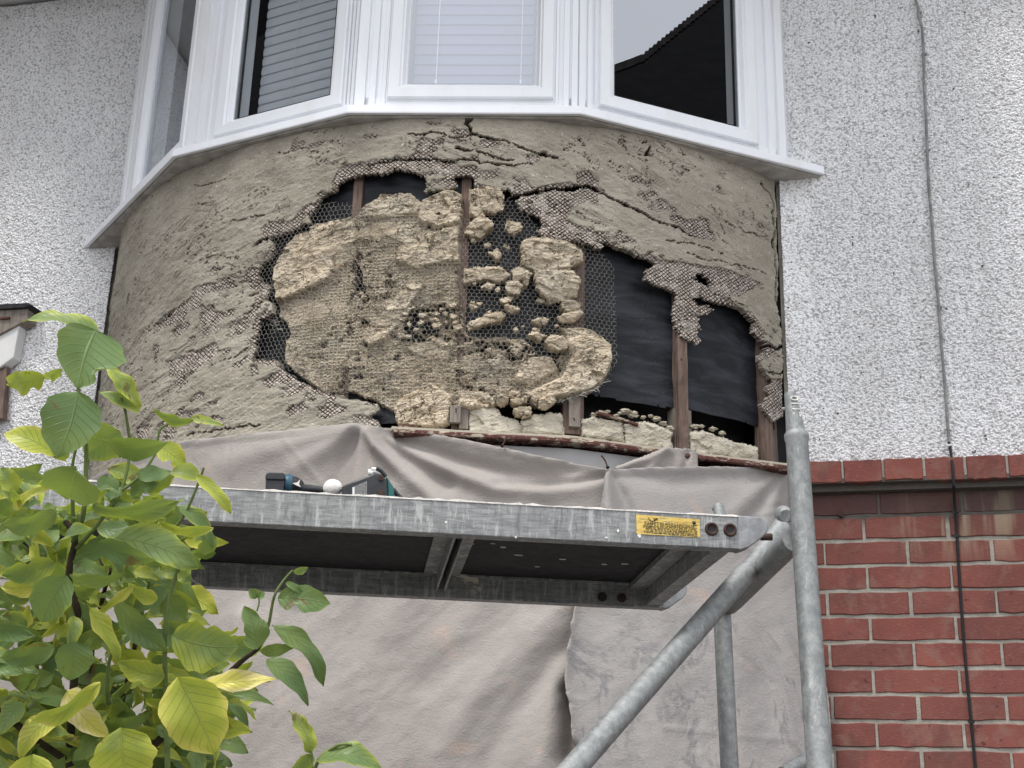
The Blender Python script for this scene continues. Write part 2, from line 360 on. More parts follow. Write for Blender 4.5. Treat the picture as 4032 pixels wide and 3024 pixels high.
def m_cloth(name, tint=(.325, .300, .276), stain=0):
    t = NT(name); c = t.coord(); f = t.noise(t.coord(scale=(1, 1, 1)), 240, 3, .7); g = t.noise(c, 2.6, 5, .6, .8); b = t.noise(c, 12, 6, .7, .5)
    col = t.mix(t.ramp(g, .3, .7), tuple(x * .93 for x in tint), tuple(x * 1.08 for x in tint))
    col = t.mix(t.math('MULTIPLY', t.ramp(b, .5, .8), .35), col, (tint[0] * 1.15, tint[1] * 1.13, tint[2] * 1.1))
    col = t.mix(t.math('MULTIPLY', t.ramp(t.noise(c, 5.5, 4, .6, .6), .60, .72), .5), col, (.46, .34, .27))
    col = t.mix(t.math('MULTIPLY', t.ramp(t.noise(c, 60, 3, .6), .68, .72), .55), col, (.30, .22, .18))
    if stain:
        w1 = t.noise(c, 3.3, 6, .62, 1.6); w2 = t.noise(c, 7, 5, .65, 1.0)
        ring = t.math('ABSOLUTE', t.math('SUBTRACT', w1, .5))
        zz = t.n('ShaderNodeSeparateXYZ'); t.l(t.coord(), zz.inputs[0]); low = t.ramp(zz.outputs[2], 2.35, 2.1)
        col = t.mix(t.math('MULTIPLY', t.math('MULTIPLY', t.ramp(ring, .05, .0), t.ramp(w2, .40, .6)), t.math('MULTIPLY', low, .62)), col, (.15, .15, .16))
        col = t.mix(t.math('MULTIPLY', t.math('MULTIPLY', t.ramp(w1, .52, .66), .40), low), col, (.22, .215, .22))
    wr = t.noise(t.coord(scale=(1, 1, 1.6)), 55, 4, .6, 1.5)
    h = t.math('ADD', t.math('MULTIPLY', f, .5), t.math('MULTIPLY', wr, 1.4))
    return t.pbr(col, .95, 0, t.bump(h, .0025, .6), .1)
def m_leaf():
    t = NT('leaf_tissue'); c = t.attr('yel'); uv = t.coord('luv')
    sx = t.n('ShaderNodeSeparateXYZ'); t.l(uv, sx.inputs[0])
    ax = t.math('ABSOLUTE', sx.outputs[0])
    n = t.noise(t.coord(), 30, 5, .65, .3); n2 = t.noise(t.coord(), 9, 3)
    col = t.mix(t.ramp(n2, .3, .7), (.115, .190, .065), (.220, .295, .090)); col = t.mix(t.ramp(c, -.12, -.34), col, (.085, .150, .052))
    y = t.math('ADD', t.math('MULTIPLY', t.math('ADD', c, t.math('MULTIPLY', t.math('POWER', ax, 3.0), .42)), .9), t.math('SUBTRACT', t.math('MULTIPLY', n, .9), .45))
    col = t.mix(t.ramp(y, .22, .72), col, (.390, .440, .060)); col = t.mix(t.ramp(y, .66, 1.12), col, (.62, .56, .12))
    col = t.mix(t.ramp(y, 1.15, 1.5), col, (.70, .60, .30)); col = t.mix(t.math('MULTIPLY', t.ramp(t.noise(t.coord(), 22, 4, .7, .5), .63, .67), .8), col, (.13, .065, .03))
    # veins
    vv = t.math('SUBTRACT', sx.outputs[1], t.math('MULTIPLY', ax, .28))
    wv = t.math('ABSOLUTE', t.math('SUBTRACT', t.math('FRACT', t.math('MULTIPLY', vv, 8)), .5))
    vein = t.math('MAXIMUM', t.ramp(wv, .06, .0), t.ramp(ax, .05, .015))
    col = t.mix(t.math('MULTIPLY', vein, .22), col, (.34, .40, .18))
    b = t.n('ShaderNodeBsdfPrincipled'); t.l(col, b.inputs['Base Color']); b.inputs['Roughness'].default_value = .40; b.inputs['Specular IOR Level'].default_value = .35
    t.l(t.bump(t.math('ADD', t.math('MULTIPLY', vein, -.7), t.math('MULTIPLY', n, .8)), .0022, .7), b.inputs['Normal'])
    tr = t.n('ShaderNodeBsdfTranslucent'); t.l(t.mix(.5, col, (.35, .45, .03)), tr.inputs[0])
    mx = t.n('ShaderNodeMixShader'); mx.inputs[0].default_value = .34; t.l(b.outputs[0], mx.inputs[1]); t.l(tr.outputs[0], mx.inputs[2]); t.l(mx.outputs[0], t.out.inputs[0])
    return t.m
def m_glass():
    t = NT('window_glass'); fr = t.n('ShaderNodeLayerWeight')
    gl = t.n('ShaderNodeBsdfGlossy'); gl.inputs['Roughness'].default_value = 0.0; gl.inputs[0].default_value = (.90, .94, 1, 1)
    tp = t.n('ShaderNodeBsdfTransparent'); tp.inputs[0].default_value = (.93, .95, .95, 1)
    mx = t.n('ShaderNodeMixShader'); t.l(t.math('ADD', t.math('MULTIPLY', t.math('POWER', fr.outputs['Facing'], 3.0), .6), .28, True), mx.inputs[0]); t.l(tp.outputs[0], mx.inputs[1]); t.l(gl.outputs[0], mx.inputs[2]); t.l(mx.outputs[0], t.out.inputs[0])
    return t.m
def m_blind(name, col):
    t = NT(name); return t.pbr(col, .5, 0, None, .4)
M = dict(pebble=m_pebble(), brick=m_brick(), mortar=m_mortar(), cement=m_cement(), lime=m_lime(), felt=m_felt(), upvc=m_upvc(), steel=m_alu(), beam=m_beam(),
         batten=m_wood('weathered_batten', (.095, .064, .050), (.21, .150, .122)), batten_grey=m_wood('grey_batten', (.15, .125, .105), (.27, .235, .20)),
         trim=m_wood('peeling_painted_trim', (.050, .018, .015), (.12, .048, .038), 1, 1, (.36, .31, .24)),
         cloth=m_cloth('cotton_dust_sheet'), cloth2=m_cloth('stained_dust_sheet', (.315, .300, .286), 1), leaf=m_leaf(), glass=m_glass(),
         blindw=m_blind('blind_white', (.19, .21, .29)), blindg=m_blind('blind_grey', (.72, .75, .80)),
         dark=m_simple('dark_room', (.03, .03, .032), .9), ply=m_wood('black_phenolic_ply', (.012, .012, .013), (.035, .034, .036), .5, 1),
         wire=m_simple('galvanised_wire', (.30, .29, .26), .45, .6, .3, 60), rust=m_simple('rusty_steel', (.060, .036, .028), .7, .4, .4, 60),
         black=m_simple('black_plastic', (.018, .020, .023), .45, 0, .3, 30, .4), blue=m_simple('blue_plastic', (.03, .085, .13), .4), teal=m_simple('teal_plastic', (.02, .12, .11), .4),
         white=m_simple('white_plaster', (.72, .69, .65), .9, 0, .15, 60, .2, .002), stem=m_simple('green_stem', (.11, .15, .045), .6, 0, .3, 30), bark=m_simple('dark_bark', (.045, .032, .022), .8, 0, .4, 60, .3, .002),
         ground=m_simple('paving', (.12, .115, .11), .9, 0, .2, 6), roof=m_simple('roof_tile', (.035, .028, .025), .85, 0, .4, 12), cable_g=m_simple('painted_cable', (.22, .22, .215), .6, 0, .25, 40), cable_b=m_simple('black_cable', (.012, .012, .014), .5),
         soffit=m_simple('white_soffit', (.62, .62, .61), .6, 0, .06, 4))

# ================================================================== the house
gme = MB(); gme.box((0, -6, -.05), (60, 60, .1)); g = gme.build('ground', M['ground']); g['kind'] = 'structure'
house = thing('house', 'white pebbledashed and red brick house front with a curved bay below a white window', 'house', (0, 0, 0))

# ---- pebbledash (fine relief where the picture looks, plain sheet beyond)
def pebble_relief(X, Z, seed):
    h = .55 * vn(X / .0052, Z / .0046, seed) + .45 * vn(X / .0095, Z / .0085, seed + 3)
    f1, f2, r, dx, dy = worley(X / .0085, Z / .0078, seed + 7)
    stone = np.clip(.62 - f1, 0, 1) * (.5 + r)
    return h * .0042 + stone * .0085 + .0035 * fbm(X / .16, Z / .16, 3, seed + 11)
P_V, P_F, P_A = [], [], []
LEFT_END, RIGHT_END = -2.45, -.125
def pebble_patch(x0, x1, z0, z1, y, seed, step=.0030, lowedge=False):
    xs = np.arange(x0, x1 + step, step); zs = np.arange(z0, z1 + step, step); X, Z = np.meshgrid(xs, zs, indexing='ij')
    J = (_h(np.floor(X / step), np.floor(Z / step), 3) - .5) * step * .5; J2 = (_h(np.floor(X / step), np.floor(Z / step), 4) - .5) * step * .5
    H = pebble_relief(X, Z, seed)
    if seed == 21: H *= 1 - .8 * sstep(.1, .35, 1 - np.abs(X - .02 * fbm(Z / .1, X * 0, 2, 5) + .045) / .05) * sstep(3.05, 3.2, Z) * sstep(3.78, 3.70, Z) * sstep(-.3, .1, fbm(X / .03, Z / .06, 3, 6))
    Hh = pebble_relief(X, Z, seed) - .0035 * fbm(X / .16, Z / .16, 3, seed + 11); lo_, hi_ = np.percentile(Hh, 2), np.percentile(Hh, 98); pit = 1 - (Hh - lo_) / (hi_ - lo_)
    Zj = Z + J2
    if lowedge: Zj = np.where(Z < z0 + step * 1.5, Z - .004 * _h(np.floor(X / .006), X * 0, 8) ** 2 * 3, Zj)
    Y = y - H
    if lowedge: Y = np.where(Z < z0 + step * .5, y + .0, Y)
    n = sum(len(v) for v in P_V); I = np.arange(X.size).reshape(X.shape) + n
    P_V.append(np.stack([X + J, Y, Zj], -1).reshape(-1, 3)); P_F.append(np.stack([I[:-1, :-1], I[1:, :-1], I[1:, 1:], I[:-1, 1:]], -1).reshape(-1, 4))
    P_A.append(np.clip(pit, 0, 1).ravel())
ZB = 2.760                                          # foot of the pebbledash, top of the brick ledge
pebble_patch(-.098, .86, ZB, 4.42, 0.0, 21, lowedge=True)
pebble_patch(-3.45, -2.548, 2.30, 4.86, YL, 57)
PBX = len(P_V)
for xa_, za_ in ((-2.548, 3.775),): pebble_patch(xa_, LEFT_END, za_, 4.86, YL, 58)
pebble_patch(RIGHT_END, -.098, 3.775, 4.42, 0.0, 22); 
def sheet(x0, x1, z0, z1, y, k=8):
    xs = np.linspace(x0, x1, k); zs = np.linspace(z0, z1, k); X, Z = np.meshgrid(xs, zs, indexing='ij'); n = sum(len(v) for v in P_V)
    I = np.arange(X.size).reshape(X.shape) + n; P_V.append(np.stack([X, 0 * X + y, Z], -1).reshape(-1, 3))
    P_F.append(np.stack([I[:-1, :-1], I[1:, :-1], I[1:, 1:], I[:-1, 1:]], -1).reshape(-1, 4)); P_A.append(np.full(X.size, .3))
pebble_patch(.857, 1.9, ZB, 4.42, -.001, 63, .0065); pebble_patch(-4.7, -3.447, 2.30, 4.86, YL - .001, 64, .0065); sheet(1.9, 4.5, ZB, 4.86, -.004); sheet(.86, 1.9, 4.42, 4.86, -.004); sheet(-.098, .86, 4.42, 4.86, -.004); sheet(-6, -4.7, 2.30, 4.86, YL - .004); sheet(-6, -2.3, 0, 2.30, YL - .002)
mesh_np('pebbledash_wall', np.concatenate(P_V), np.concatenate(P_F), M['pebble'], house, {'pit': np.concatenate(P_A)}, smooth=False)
bk = MB(); bk.box((2.2, .165, 3.8), (4.62, .30, 2.2)); bk.box((-4.38, YL + .185, 2.5), (3.66, .30, 5.0)); bk.box((2.2, .192, 1.34), (4.62, .30, 2.68))
bk.build('wall_core', M['mortar'], house); dk_ = MB(); dk_.box((-2.50, .24, 3.2), (.22, .10, 1.2)); dk_.build('dark_backing', M['dark'], house); dk_ = MB(); dk_.box((-.06, .09, 3.2), (.30, .10, 1.2)); dk_.build('dark_backing', M['dark'], house)  # last two boxes: dark backing added so the bay's edge gaps read as shade

# smooth strip of filler where the right wall meets the bay
st = MB(); 
def edge_strip(P, y0, y1, name, mat):
    s_ = MB(); s_.prism([(p[0], y0, p[1]) for p in P], (0, y1 - y0, 0)); return s_.build(name, mat, house)

# ---- brickwork: real bricks in stretcher bond, joints set back
def brick_face(mb, x0, x1, z0, z1, y, tint, soot=0.0):
    """one brick with a slightly wavy worn edge"""
    n = 6; V = []; rr = random.Random(int(x0 * 9973 + z0 * 7919)); j = lambda a: (rr.random() - .5) * a * 1.5
    xs = [x0 + (x1 - x0) * i / n for i in range(n + 1)]
    top = [(x, z1 + j(.0028) - (.0012 if i in (0, n) else 0)) for i, x in enumerate(xs)]; bot = [(x, z0 + j(.0028) + (.0012 if i in (0, n) else 0)) for i, x in enumerate(xs)]
    yy = y + j(.003); e = .0022
    ring = bot + top[::-1]; cx = (x0 + x1) / 2; cz = (z0 + z1) / 2
    inner = [(x + (e if x < cx else -e) * (abs(x - cx) > (x1 - x0) * .4), z + (e if z < cz else -e)) for x, z in ring]
    m = len(ring)
    V = [(x, yy, z) for x, z in inner] + [(x, yy + .003, z) for x, z in ring] + [(x, yy + .07, z) for x, z in ring]
    F = [tuple(range(m))] + [(i, (i + 1) % m, m + (i + 1) % m, m + i) for i in range(m)] + [(m + i, m + (i + 1) % m, 2 * m + (i + 1) % m, 2 * m + i) for i in range(m)]
    a = len(mb.v); mb.ca = tint; mb.add(V, F); mb.so += [soot] * len(V)
def brick_wall(xa, xb, y, phase):
    mb = MB(); mb.so = []
    for c in range(34):
        zc = 2.5615 - .075 * c                      # centre of course
        off = phase + (.119 if c % 2 else 0)
        k = math.floor((xa - off) / .238)
        while off + k * .238 < xb:
            x0 = off + k * .238 + .0045 + random.uniform(-.002, .002); x1 = off + (k + 1) * .238 - .0045 + random.uniform(-.002, .002)
            x0c, x1c = max(x0, xa), min(x1, xb); k += 1
            if x1c - x0c < .02 or zc < .02: continue
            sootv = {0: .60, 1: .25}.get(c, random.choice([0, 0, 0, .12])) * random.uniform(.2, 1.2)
            brick_face(mb, x0c, x1c, zc - .0325, zc + .0325, y, random.random() ** 1.6, sootv)
    # sooty course under the ledge
    k = math.floor((xa - phase - .05) / .238)
    while phase + .05 + k * .238 < xb:
        x0 = phase + .05 + k * .238; x1 = x0 + .229; k += 1
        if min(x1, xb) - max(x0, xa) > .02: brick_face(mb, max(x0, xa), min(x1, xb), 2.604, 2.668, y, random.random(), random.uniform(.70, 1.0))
    return mb
def finish_bricks(mb, name, parent):
    so_ = mb.so; o = mb.build(name, M['brick'], parent, attr='tint')
    o.data.attributes.new('soot', 'FLOAT', 'POINT').data.foreach_set('value', so_); return o
BZ = .020
rb = brick_wall(-.16, 2.6, BZ, .108 - .238); lb = brick_wall(-5.2, -2.40, YL + BZ, -.05)
rb.v += lb.v; nb = len(rb.v) - len(lb.v); rb.f += [[i + nb for i in f] for f in lb.f]; rb.m += lb.m; rb.a += lb.a; rb.so += lb.so
finish_bricks(rb, 'brick_wall', house)
# mortar bed with a wavy face, and soot near the top
xs = np.arange(-.16, 1.3, .006); zs = np.arange(1.2, 2.70, .006); X, Z = np.meshgrid(xs, zs, indexing='ij')
Y = BZ + .0045 + .003 * fbm(X / .05, Z / .02, 4, 4); I = np.arange(X.size).reshape(X.shape)
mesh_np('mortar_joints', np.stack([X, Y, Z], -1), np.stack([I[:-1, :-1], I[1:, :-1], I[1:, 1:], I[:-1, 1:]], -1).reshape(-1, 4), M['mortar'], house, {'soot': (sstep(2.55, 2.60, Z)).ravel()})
# ledge of projecting headers
mb = MB(); mb.so = []; random.seed(11)
for x0, n, y in ((.053 - .117 * 2, 26, -.040),):
    for i in range(n):
        a = x0 + .117 * i + .0035; b = a + .110
        if a < -.2 and y < 0.0 and x0 > -1: continue
        if y > 0 and b > -2.42: continue
        brick_face(mb, a, b, 2.690 + random.uniform(-.003, .003), 2.757, y + random.uniform(-.002, .002), random.random() * .5)
finish_bricks(mb, 'brick_ledge', house)
mm = MB(); mm.box((1.25, .0, 2.728), (2.78, .070, .053)); mm.ca = 1
mm.box((1.25, .022, 2.680), (2.78, .060, .020))
mm.box((1.25, .0, 2.694), (2.78, .072, .012)); mm.build('ledge_mortar', M['mortar'], house, attr='soot')
# stubs left in the brickwork
p = onY(1816, 1110, BZ - .004); mb = MB(); mb.tube([p + (0, .03, 0), p + (0, -.004, 0)], [.011, .009], 10); mb.tube([p + (0, .02, -.006), p + (.004, -.012, -.008)], .004, 8)
mb.build('wall_plug', M['rust'], house)

# ---- eaves
ev = MB(); ev.box((-.5, -.05, 4.90), (10, .50, .05)); ev.build('eaves_soffit', M['soffit'], house)
ev = MB(); ev.prism([(-2.75, -.5, 4.876), (-2.05, -.66, 4.876), (-1.34, -.80, 4.876), (-.65, -.66, 4.876), (.1, -.3, 4.876)], (0, 0, .05)); ev.build('bay_soffit', M['soffit'], house)
ev = MB(); ev.box((-.5, -.315, 4.93), (10, .03, .16)); ev.build('fascia_board', M['soffit'], house)
ev = MB(); ev.prism([(-5.5, -.33, 4.99), (-5.5, 3.5, 7.4), (-5.5, 3.5, 7.3), (-5.5, -.33, 4.93)], (10, 0, 0)); ev.build('roof', M['roof'], house)
rm = MB()
for c, d in (((-1.3, 2.6, 3.9), (3.4, .05, 2.4)), ((-3.0, 1.5, 3.9), (.05, 2.3, 2.4)), ((.4, 1.5, 3.9), (.05, 2.3, 2.4)), ((-1.3, 1.45, 2.75), (3.4, 2.3, .05)), ((-1.3, 1.0, 5.02), (3.4, 4.6, .05)), ((-1.3, .36, 3.2), (3.4, .04, 1.0))): rm.box(c, d)
rm.build('room_interior', M['dark'], house)

# ================================================================== the bay
ZS = 3.730                                          # underside of the sill nose
SP = [np.array(p) for p in ((-2.676, YL - .006), (-2.018, -.505), (-1.360, -.667), (-.663, -.534), (.046, -.020))]
def offset_line(P, d):
    out = []; N = []
    for a, b in zip(P[:-1], P[1:]):
        t = (b - a) / np.linalg.norm(b - a); N.append(np.array([t[1], -t[0]]))   # outward (towards the viewer)
    for i, p in enumerate(P):
        if i == 0: out.append(p + N[0] * d)
        elif i == len(P) - 1: out.append(p + N[-1] * d)
        else:
            n = N[i - 1] + N[i]; n /= np.linalg.norm(n); out.append(p + n * d / np.dot(n, N[i]))
    return out, N
def sweep_plan(P, prof, name, mat, parent, close=True, bevel=0):
    """prof: list of (offset, z) swept along the plan polyline P"""
    V = []; k = len(prof)
    for d, z in prof:
        L, _ = offset_line(P, d); V += [(p[0], p[1], z) for p in L]
    n = len(P); F = [(i * n + j, i * n + j + 1, ((i + 1) % k) * n + j + 1, ((i + 1) % k) * n + j) for i in range(k if close else k - 1) for j in range(n - 1)]
    mb = MB(); mb.add(V, F)
    if close: mb.f += [[i * n for i in range(k)], [i * n + n - 1 for i in range(k)][::-1]]; mb.m += [0, 0]
    return mb.build(name, mat, parent, bevel=bevel)
sill = sweep_plan(SP, [(0, ZS), (.0015, ZS + .004), (0, ZS + .028), (-.004, ZS + .031), (-.055, ZS + .040), (-.17, ZS + .042), (-.17, ZS + .012), (-.012, ZS + .012), (-.012, ZS)], 'window_sill', M['upvc'], house)
# board closing the underside between sill and bay
sweep_plan(SP, [(-.014, ZS + .009), (-.20, ZS + .009), (-.20, ZS - .004), (-.020, ZS - .004)], 'sill_underboard', m_simple('grubby_white_board', (.40, .38, .35), .8, 0, .25, 18), house)
# joints of the sill nose
WP, WN = offset_line(SP, -.050)
ZT = 4.86
GL = [((308, 385), (397, 315)), ((505, 260), (714, 206)), ((880, 183), (1155, 184)), ((1326, 204), (1596, 279))]
def to3(o, t, n, u, h, z): return (o[0] + t[0] * u + n[0] * h, o[1] + t[1] * u + n[1] * h, z)
FACE = []
for i in range(4):
    o, e = WP[i], WP[i + 1]; t = (e - o) / np.linalg.norm(e - o); n = WN[i]; L = np.linalg.norm(e - o)
    n3 = np.array([n[0], n[1], 0]); P0 = np.array([o[0], o[1], 0]) - n3 * .006
    a = onPlane(*GL[i][0], P0, n3); b = onPlane(*GL[i][1], P0, n3)
    ua, ub = np.dot(a[:2] - o, t), np.dot(b[:2] - o, t); zb = (a[2] + b[2]) / 2
    FACE.append((o, t, n, L, ua, ub, zb)); print('facet', i, 'L %.3f glass %.3f-%.3f z %.3f %.3f' % (L, ua, ub, a[2], b[2]))
def ring(mb, o, t, n, u0, u1, z0, z1, prof):
    V = []
    for ins, h in prof: V += [to3(o, t, n, u, h, z) for u, z in ((u0 + ins, z0 + ins), (u1 - ins, z0 + ins), (u1 - ins, z1 - ins), (u0 + ins, z1 - ins))]
    F = [(i * 4 + j, i * 4 + (j + 1) % 4, (i + 1) * 4 + (j + 1) % 4, (i + 1) * 4 + j) for i in range(len(prof) - 1) for j in range(4)]
    mb.add(V, F)
def n3_(i): return np.array([FACE[i][2][0], FACE[i][2][1], 0])
def P0_(i): return np.array([FACE[i][0][0], FACE[i][0][1], 0]) - n3_(i) * .006
wins = []
FR_LAB = ['narrow side window next to the left wall', 'left casement window with dark grey blind', 'middle casement window with pale blind', 'right casement window reflecting a roof']
for i, (o, t, n, L, ua, ub, zb) in enumerate(FACE):
    sa = .058; z0 = zb - sa; z1 = ZT - .05
    fr = MB(); ring(fr, o, t, n, ua - sa, ub + sa, z0, z1, [(-.006, -.03), (-.006, .004), (0, .004), (0, .016), (.003, .019), (.034, .019), (.040, .013), (.044, .013), (.052, .001), (.0575, -.003), (.058, -.03)])
    wf = fr.build('casement_frame', M['upvc'], house); wf['label'] = FR_LAB[i]
    # fixed frame: profile across the width either side, and a rail below
    ff = MB()
    def vprof(pts):
        V = [to3(o, t, n, u, h, z) for z in (ZS + .028, ZT) for u, h in pts]; m = len(pts); ff.add(V, [(k, k + 1, m + k + 1, m + k) for k in range(m - 1)])
    l0 = 0.0; l1 = ua - sa; w_ = l1 - l0
    if i == 0: q0 = onPlane(271, 428, P0_(i), n3_(i)); l0 = float(np.dot(q0[:2] - o, t)); w_ = l1 - l0; print('left end', q0)
    vprof([(l0 - .002, -.02), (l0, .012), (l0 + w_ * .30, .012), (l0 + w_ * .32, .002), (l0 + w_ * .42, .002), (l0 + w_ * .44, .010), (l0 + w_ * .62, .010), (l0 + w_ * .64, -.002), (l0 + w_ * .80, -.002), (l0 + w_ * .82, .006), (l1 - .007, .006), (l1 - .005, -.008), (l1, -.008)])
    r0 = ub + sa; r1 = L; w_ = r1 - r0
    if i == 3: q1 = onPlane(1692, 338, P0_(i), n3_(i)); r1 = float(np.dot(q1[:2] - o, t)); w_ = r1 - r0; print('right end', q1)
    if w_ > .01: vprof([(r0, -.008), (r0 + .005, -.008), (r0 + .007, .006), (r0 + w_ * .2, .006), (r0 + w_ * .22, -.002), (r0 + w_ * .40, -.002), (r0 + w_ * .42, .010), (r0 + w_ * .64, .010), (r0 + w_ * .66, .002), (r0 + w_ * .74, .002), (r0 + w_ * .76, .012), (r1, .012), (r1 + .002, -.03)])
    xl = l0 if i == 0 else 0; xr = r1 if i == 3 else L
    ff.add([to3(o, t, n, u, .002, z) for u, z in ((xl, ZS + .03), (xr, ZS + .03), (xr, z0 + .006), (xl, z0 + .006))], [(0, 1, 2, 3)])
    if i == 0: ff.add([to3(o, t, n, xl, .012, z) for z in (ZS + .03, ZT)] + [(to3(o, t, n, xl, .012, 0)[0] - .01, YL + .03, z) for z in (ZT, ZS + .03)], [(0, 1, 2, 3)])
    if i == 3: ff.add([to3(o, t, n, xr, .012, z) for z in (ZS + .03, ZT)] + [(to3(o, t, n, xr, .012, 0)[0] + .01, .03, z) for z in (ZT, ZS + .03)], [(0, 1, 2, 3)])
    ff.add([to3(o, t, n, u, -.012, z) for u, z in ((xl, z1), (xr, z1), (xr, ZT), (xl, ZT))], [(0, 1, 2, 3)])
    # back of the frame, seen through the glass as a reveal
    ring(ff, o, t, n, ua - .03, ub + .03, zb - .03, z1 - .028, [(0, -.025), (.03, -.025), (.03, -.075), (-.03, -.075)])
    ff.build('window_frame', M['upvc'], house)
    gp = MB(); gp.add([to3(o, t, n, u, -.006, z) for u, z in ((ua - .008, zb - .008), (ub + .008, zb - .008), (ub + .008, z1 - .05), (ua - .008, z1 - .05))], [(0, 1, 2, 3)])
    gp.build('glass_pane', M['glass'], wf)
    sp_ = MB(); ring(sp_, o, t, n, ua - .001, ub + .001, zb - .001, z1 - .057, [(0, -.004), (0, -.022), (.010, -.022), (.010, -.012)]); sp_.build('rubber_gasket', M['black'] if i != 3 else M['black'], wf)

for p in WP[1:4]:
    cp = MB(); cp.tube([(p[0], p[1] + .022, ZS + .02), (p[0], p[1] + .022, ZT)], .024, 12); cp.build('coupling_post', M['upvc'], house)
# ---- venetian blinds inside two of the windows
def blind(i, name, label, mat, cords, u_lo, u_hi, zlow, pitch, tilt):
    o, t, n, L, ua, ub, zb = FACE[i]; e = thing(name, label, 'blind', (o[0] + t[0] * ua - n[0] * .1, o[1] + t[1] * ua - n[1] * .1, zb)); inv = np.array(e.location)
    mb = MB(); z = zlow; W = pitch * 1.10; D3 = np.array([t[0], t[1], 0]); N3 = np.array([n[0], n[1], 0])
    while z < 4.82:
        for k in range(6):
            def sp(q):
                a = (q / 6 - .5); off = a * W; cv = .0045 * (1 - (2 * a) ** 2)
                return off * math.sin(tilt) + cv * math.cos(tilt), off * math.cos(tilt) - cv * math.sin(tilt)
            h0, v0 = sp(k); h1, v1 = sp(k + 1)
            V = [to3(o, t, n, u, -.115 + h, z + v) - inv for u, h, v in ((ua + u_lo, h0, v0), (ub + u_hi, h0, v0), (ub + u_hi, h1, v1), (ua + u_lo, h1, v1))]
            mb.add(V, [(0, 1, 2, 3)])
        z += pitch
    s = mb.build('slats', mat, e)
    c = MB()
    for cu in cords:
        x, y, _ = to3(o, t, n, ua + cu, -.088, 0); c.tube([np.array((x, y, zlow - .03)) - inv, np.array((x, y, 4.82)) - inv], .0014, 6)
        c.tube([np.array((x, y - .0, zlow + .02)) - inv, np.array((x, y, zlow + .06)) - inv], .004, 6)
    c.build('cord', M['upvc'], e); return e
WB = FACE[1][5] - FACE[1][4]; WC = FACE[2][5] - FACE[2][4]
blind(1, 'venetian_blind', 'dark grey venetian blind behind the pane left of the middle window', M['blindg'], [WB * .42], .008, -.004, FACE[1][6] + .02, .0375, rad(-7))
blind(2, 'venetian_blind', 'pale white venetian blind behind the middle window pane', M['blindw'], [WC * .20, WC * .88], .004, -.003, FACE[2][6] + .01, .0375, rad(-11))

# ---- outer cement render of the bay, broken open in the middle (outline read on the bay's own curved surface)
def bp(P, h=0.0): return [onBow(u, v, h) for u, v in P]
ZLO, ZHI = 2.70, 3.742
GS = .0035
sg = np.arange(S0 - .02, S1 + .02, GS); zg = np.arange(ZLO, ZHI, GS); SG, ZG = np.meshgrid(sg, zg, indexing='ij')
WS = SG + .0055 * fbm(SG / .022, ZG / .02, 3, 90) + .004 * fbm(SG / .008, ZG / .008, 2, 91); WZ = ZG + .0055 * fbm(SG / .022, ZG / .02, 3, 95) + .004 * fbm(SG / .008, ZG / .008, 2, 96)
HOLE = [(840, 1060), (817, 912), (797, 899), (817, 882), (809, 868), (748, 861), (712, 852), (670, 837), (642, 820), (608, 799), (598, 779), (560, 778), (538, 775), (545, 760), (548, 735), (557, 692), (575, 682),
        (590, 674), (586, 655), (565, 648), (572, 634), (584, 615), (560, 608), (553, 587), (558, 568), (575, 556), (590, 540), (585, 522), (573, 512), (600, 505), (642, 486), (669, 479), (662, 462), (681, 444), (695, 420),
        (719, 416), (729, 392), (768, 376), (791, 374), (821, 376), (851, 362), (875, 366), (910, 377), (916, 383), (922, 400), (908, 411), (950, 409), (988, 402), (984, 393), (968, 386), (985, 377), (1017, 376), (1026, 398),
        (1074, 409), (1096, 406), (1107, 421), (1135, 414), (1165, 408), (1199, 401), (1234, 401), (1269, 396), (1302, 411), (1290, 412), (1269, 404), (1234, 410), (1199, 409), (1165, 417), (1128, 425), (1113, 431), (1123, 448),
        (1165, 469), (1175, 486), (1158, 497), (1175, 514), (1217, 514), (1255, 524), (1300, 539), (1304, 531), (1290, 520), (1302, 522), (1343, 537), (1376, 551), (1398, 558), (1425, 567), (1414, 573), (1395, 580), (1393, 603),
        (1425, 614), (1458, 629), (1465, 632), (1459, 674), (1463, 707), (1480, 728), (1507, 741), (1518, 735), (1509, 712), (1519, 709), (1510, 682), (1529, 677), (1546, 671), (1532, 658), (1510, 660), (1493, 640), (1523, 642),
        (1548, 651), (1575, 657), (1602, 668), (1619, 685), (1631, 697), (1628, 717), (1643, 734), (1656, 740), (1660, 757), (1646, 769), (1648, 794), (1659, 808), (1670, 825), (1657, 842), (1666, 852), (1657, 870), (1648, 874),
        (1654, 889), (1676, 909), (1697, 900), (1716, 905), (1716, 1060)]
SMALL = [(1503, 594), (1515, 588), (1530, 597), (1538, 612), (1527, 619), (1514, 611), (1504, 604)]
hole = inpoly(WS, WZ, bp(HOLE)) | inpoly(WS, WZ, bp(SMALL)) | inpoly(WS, WZ, bp([(1000, 235), (1031, 236), (1018, 262), (1010, 274), (1003, 264)]))
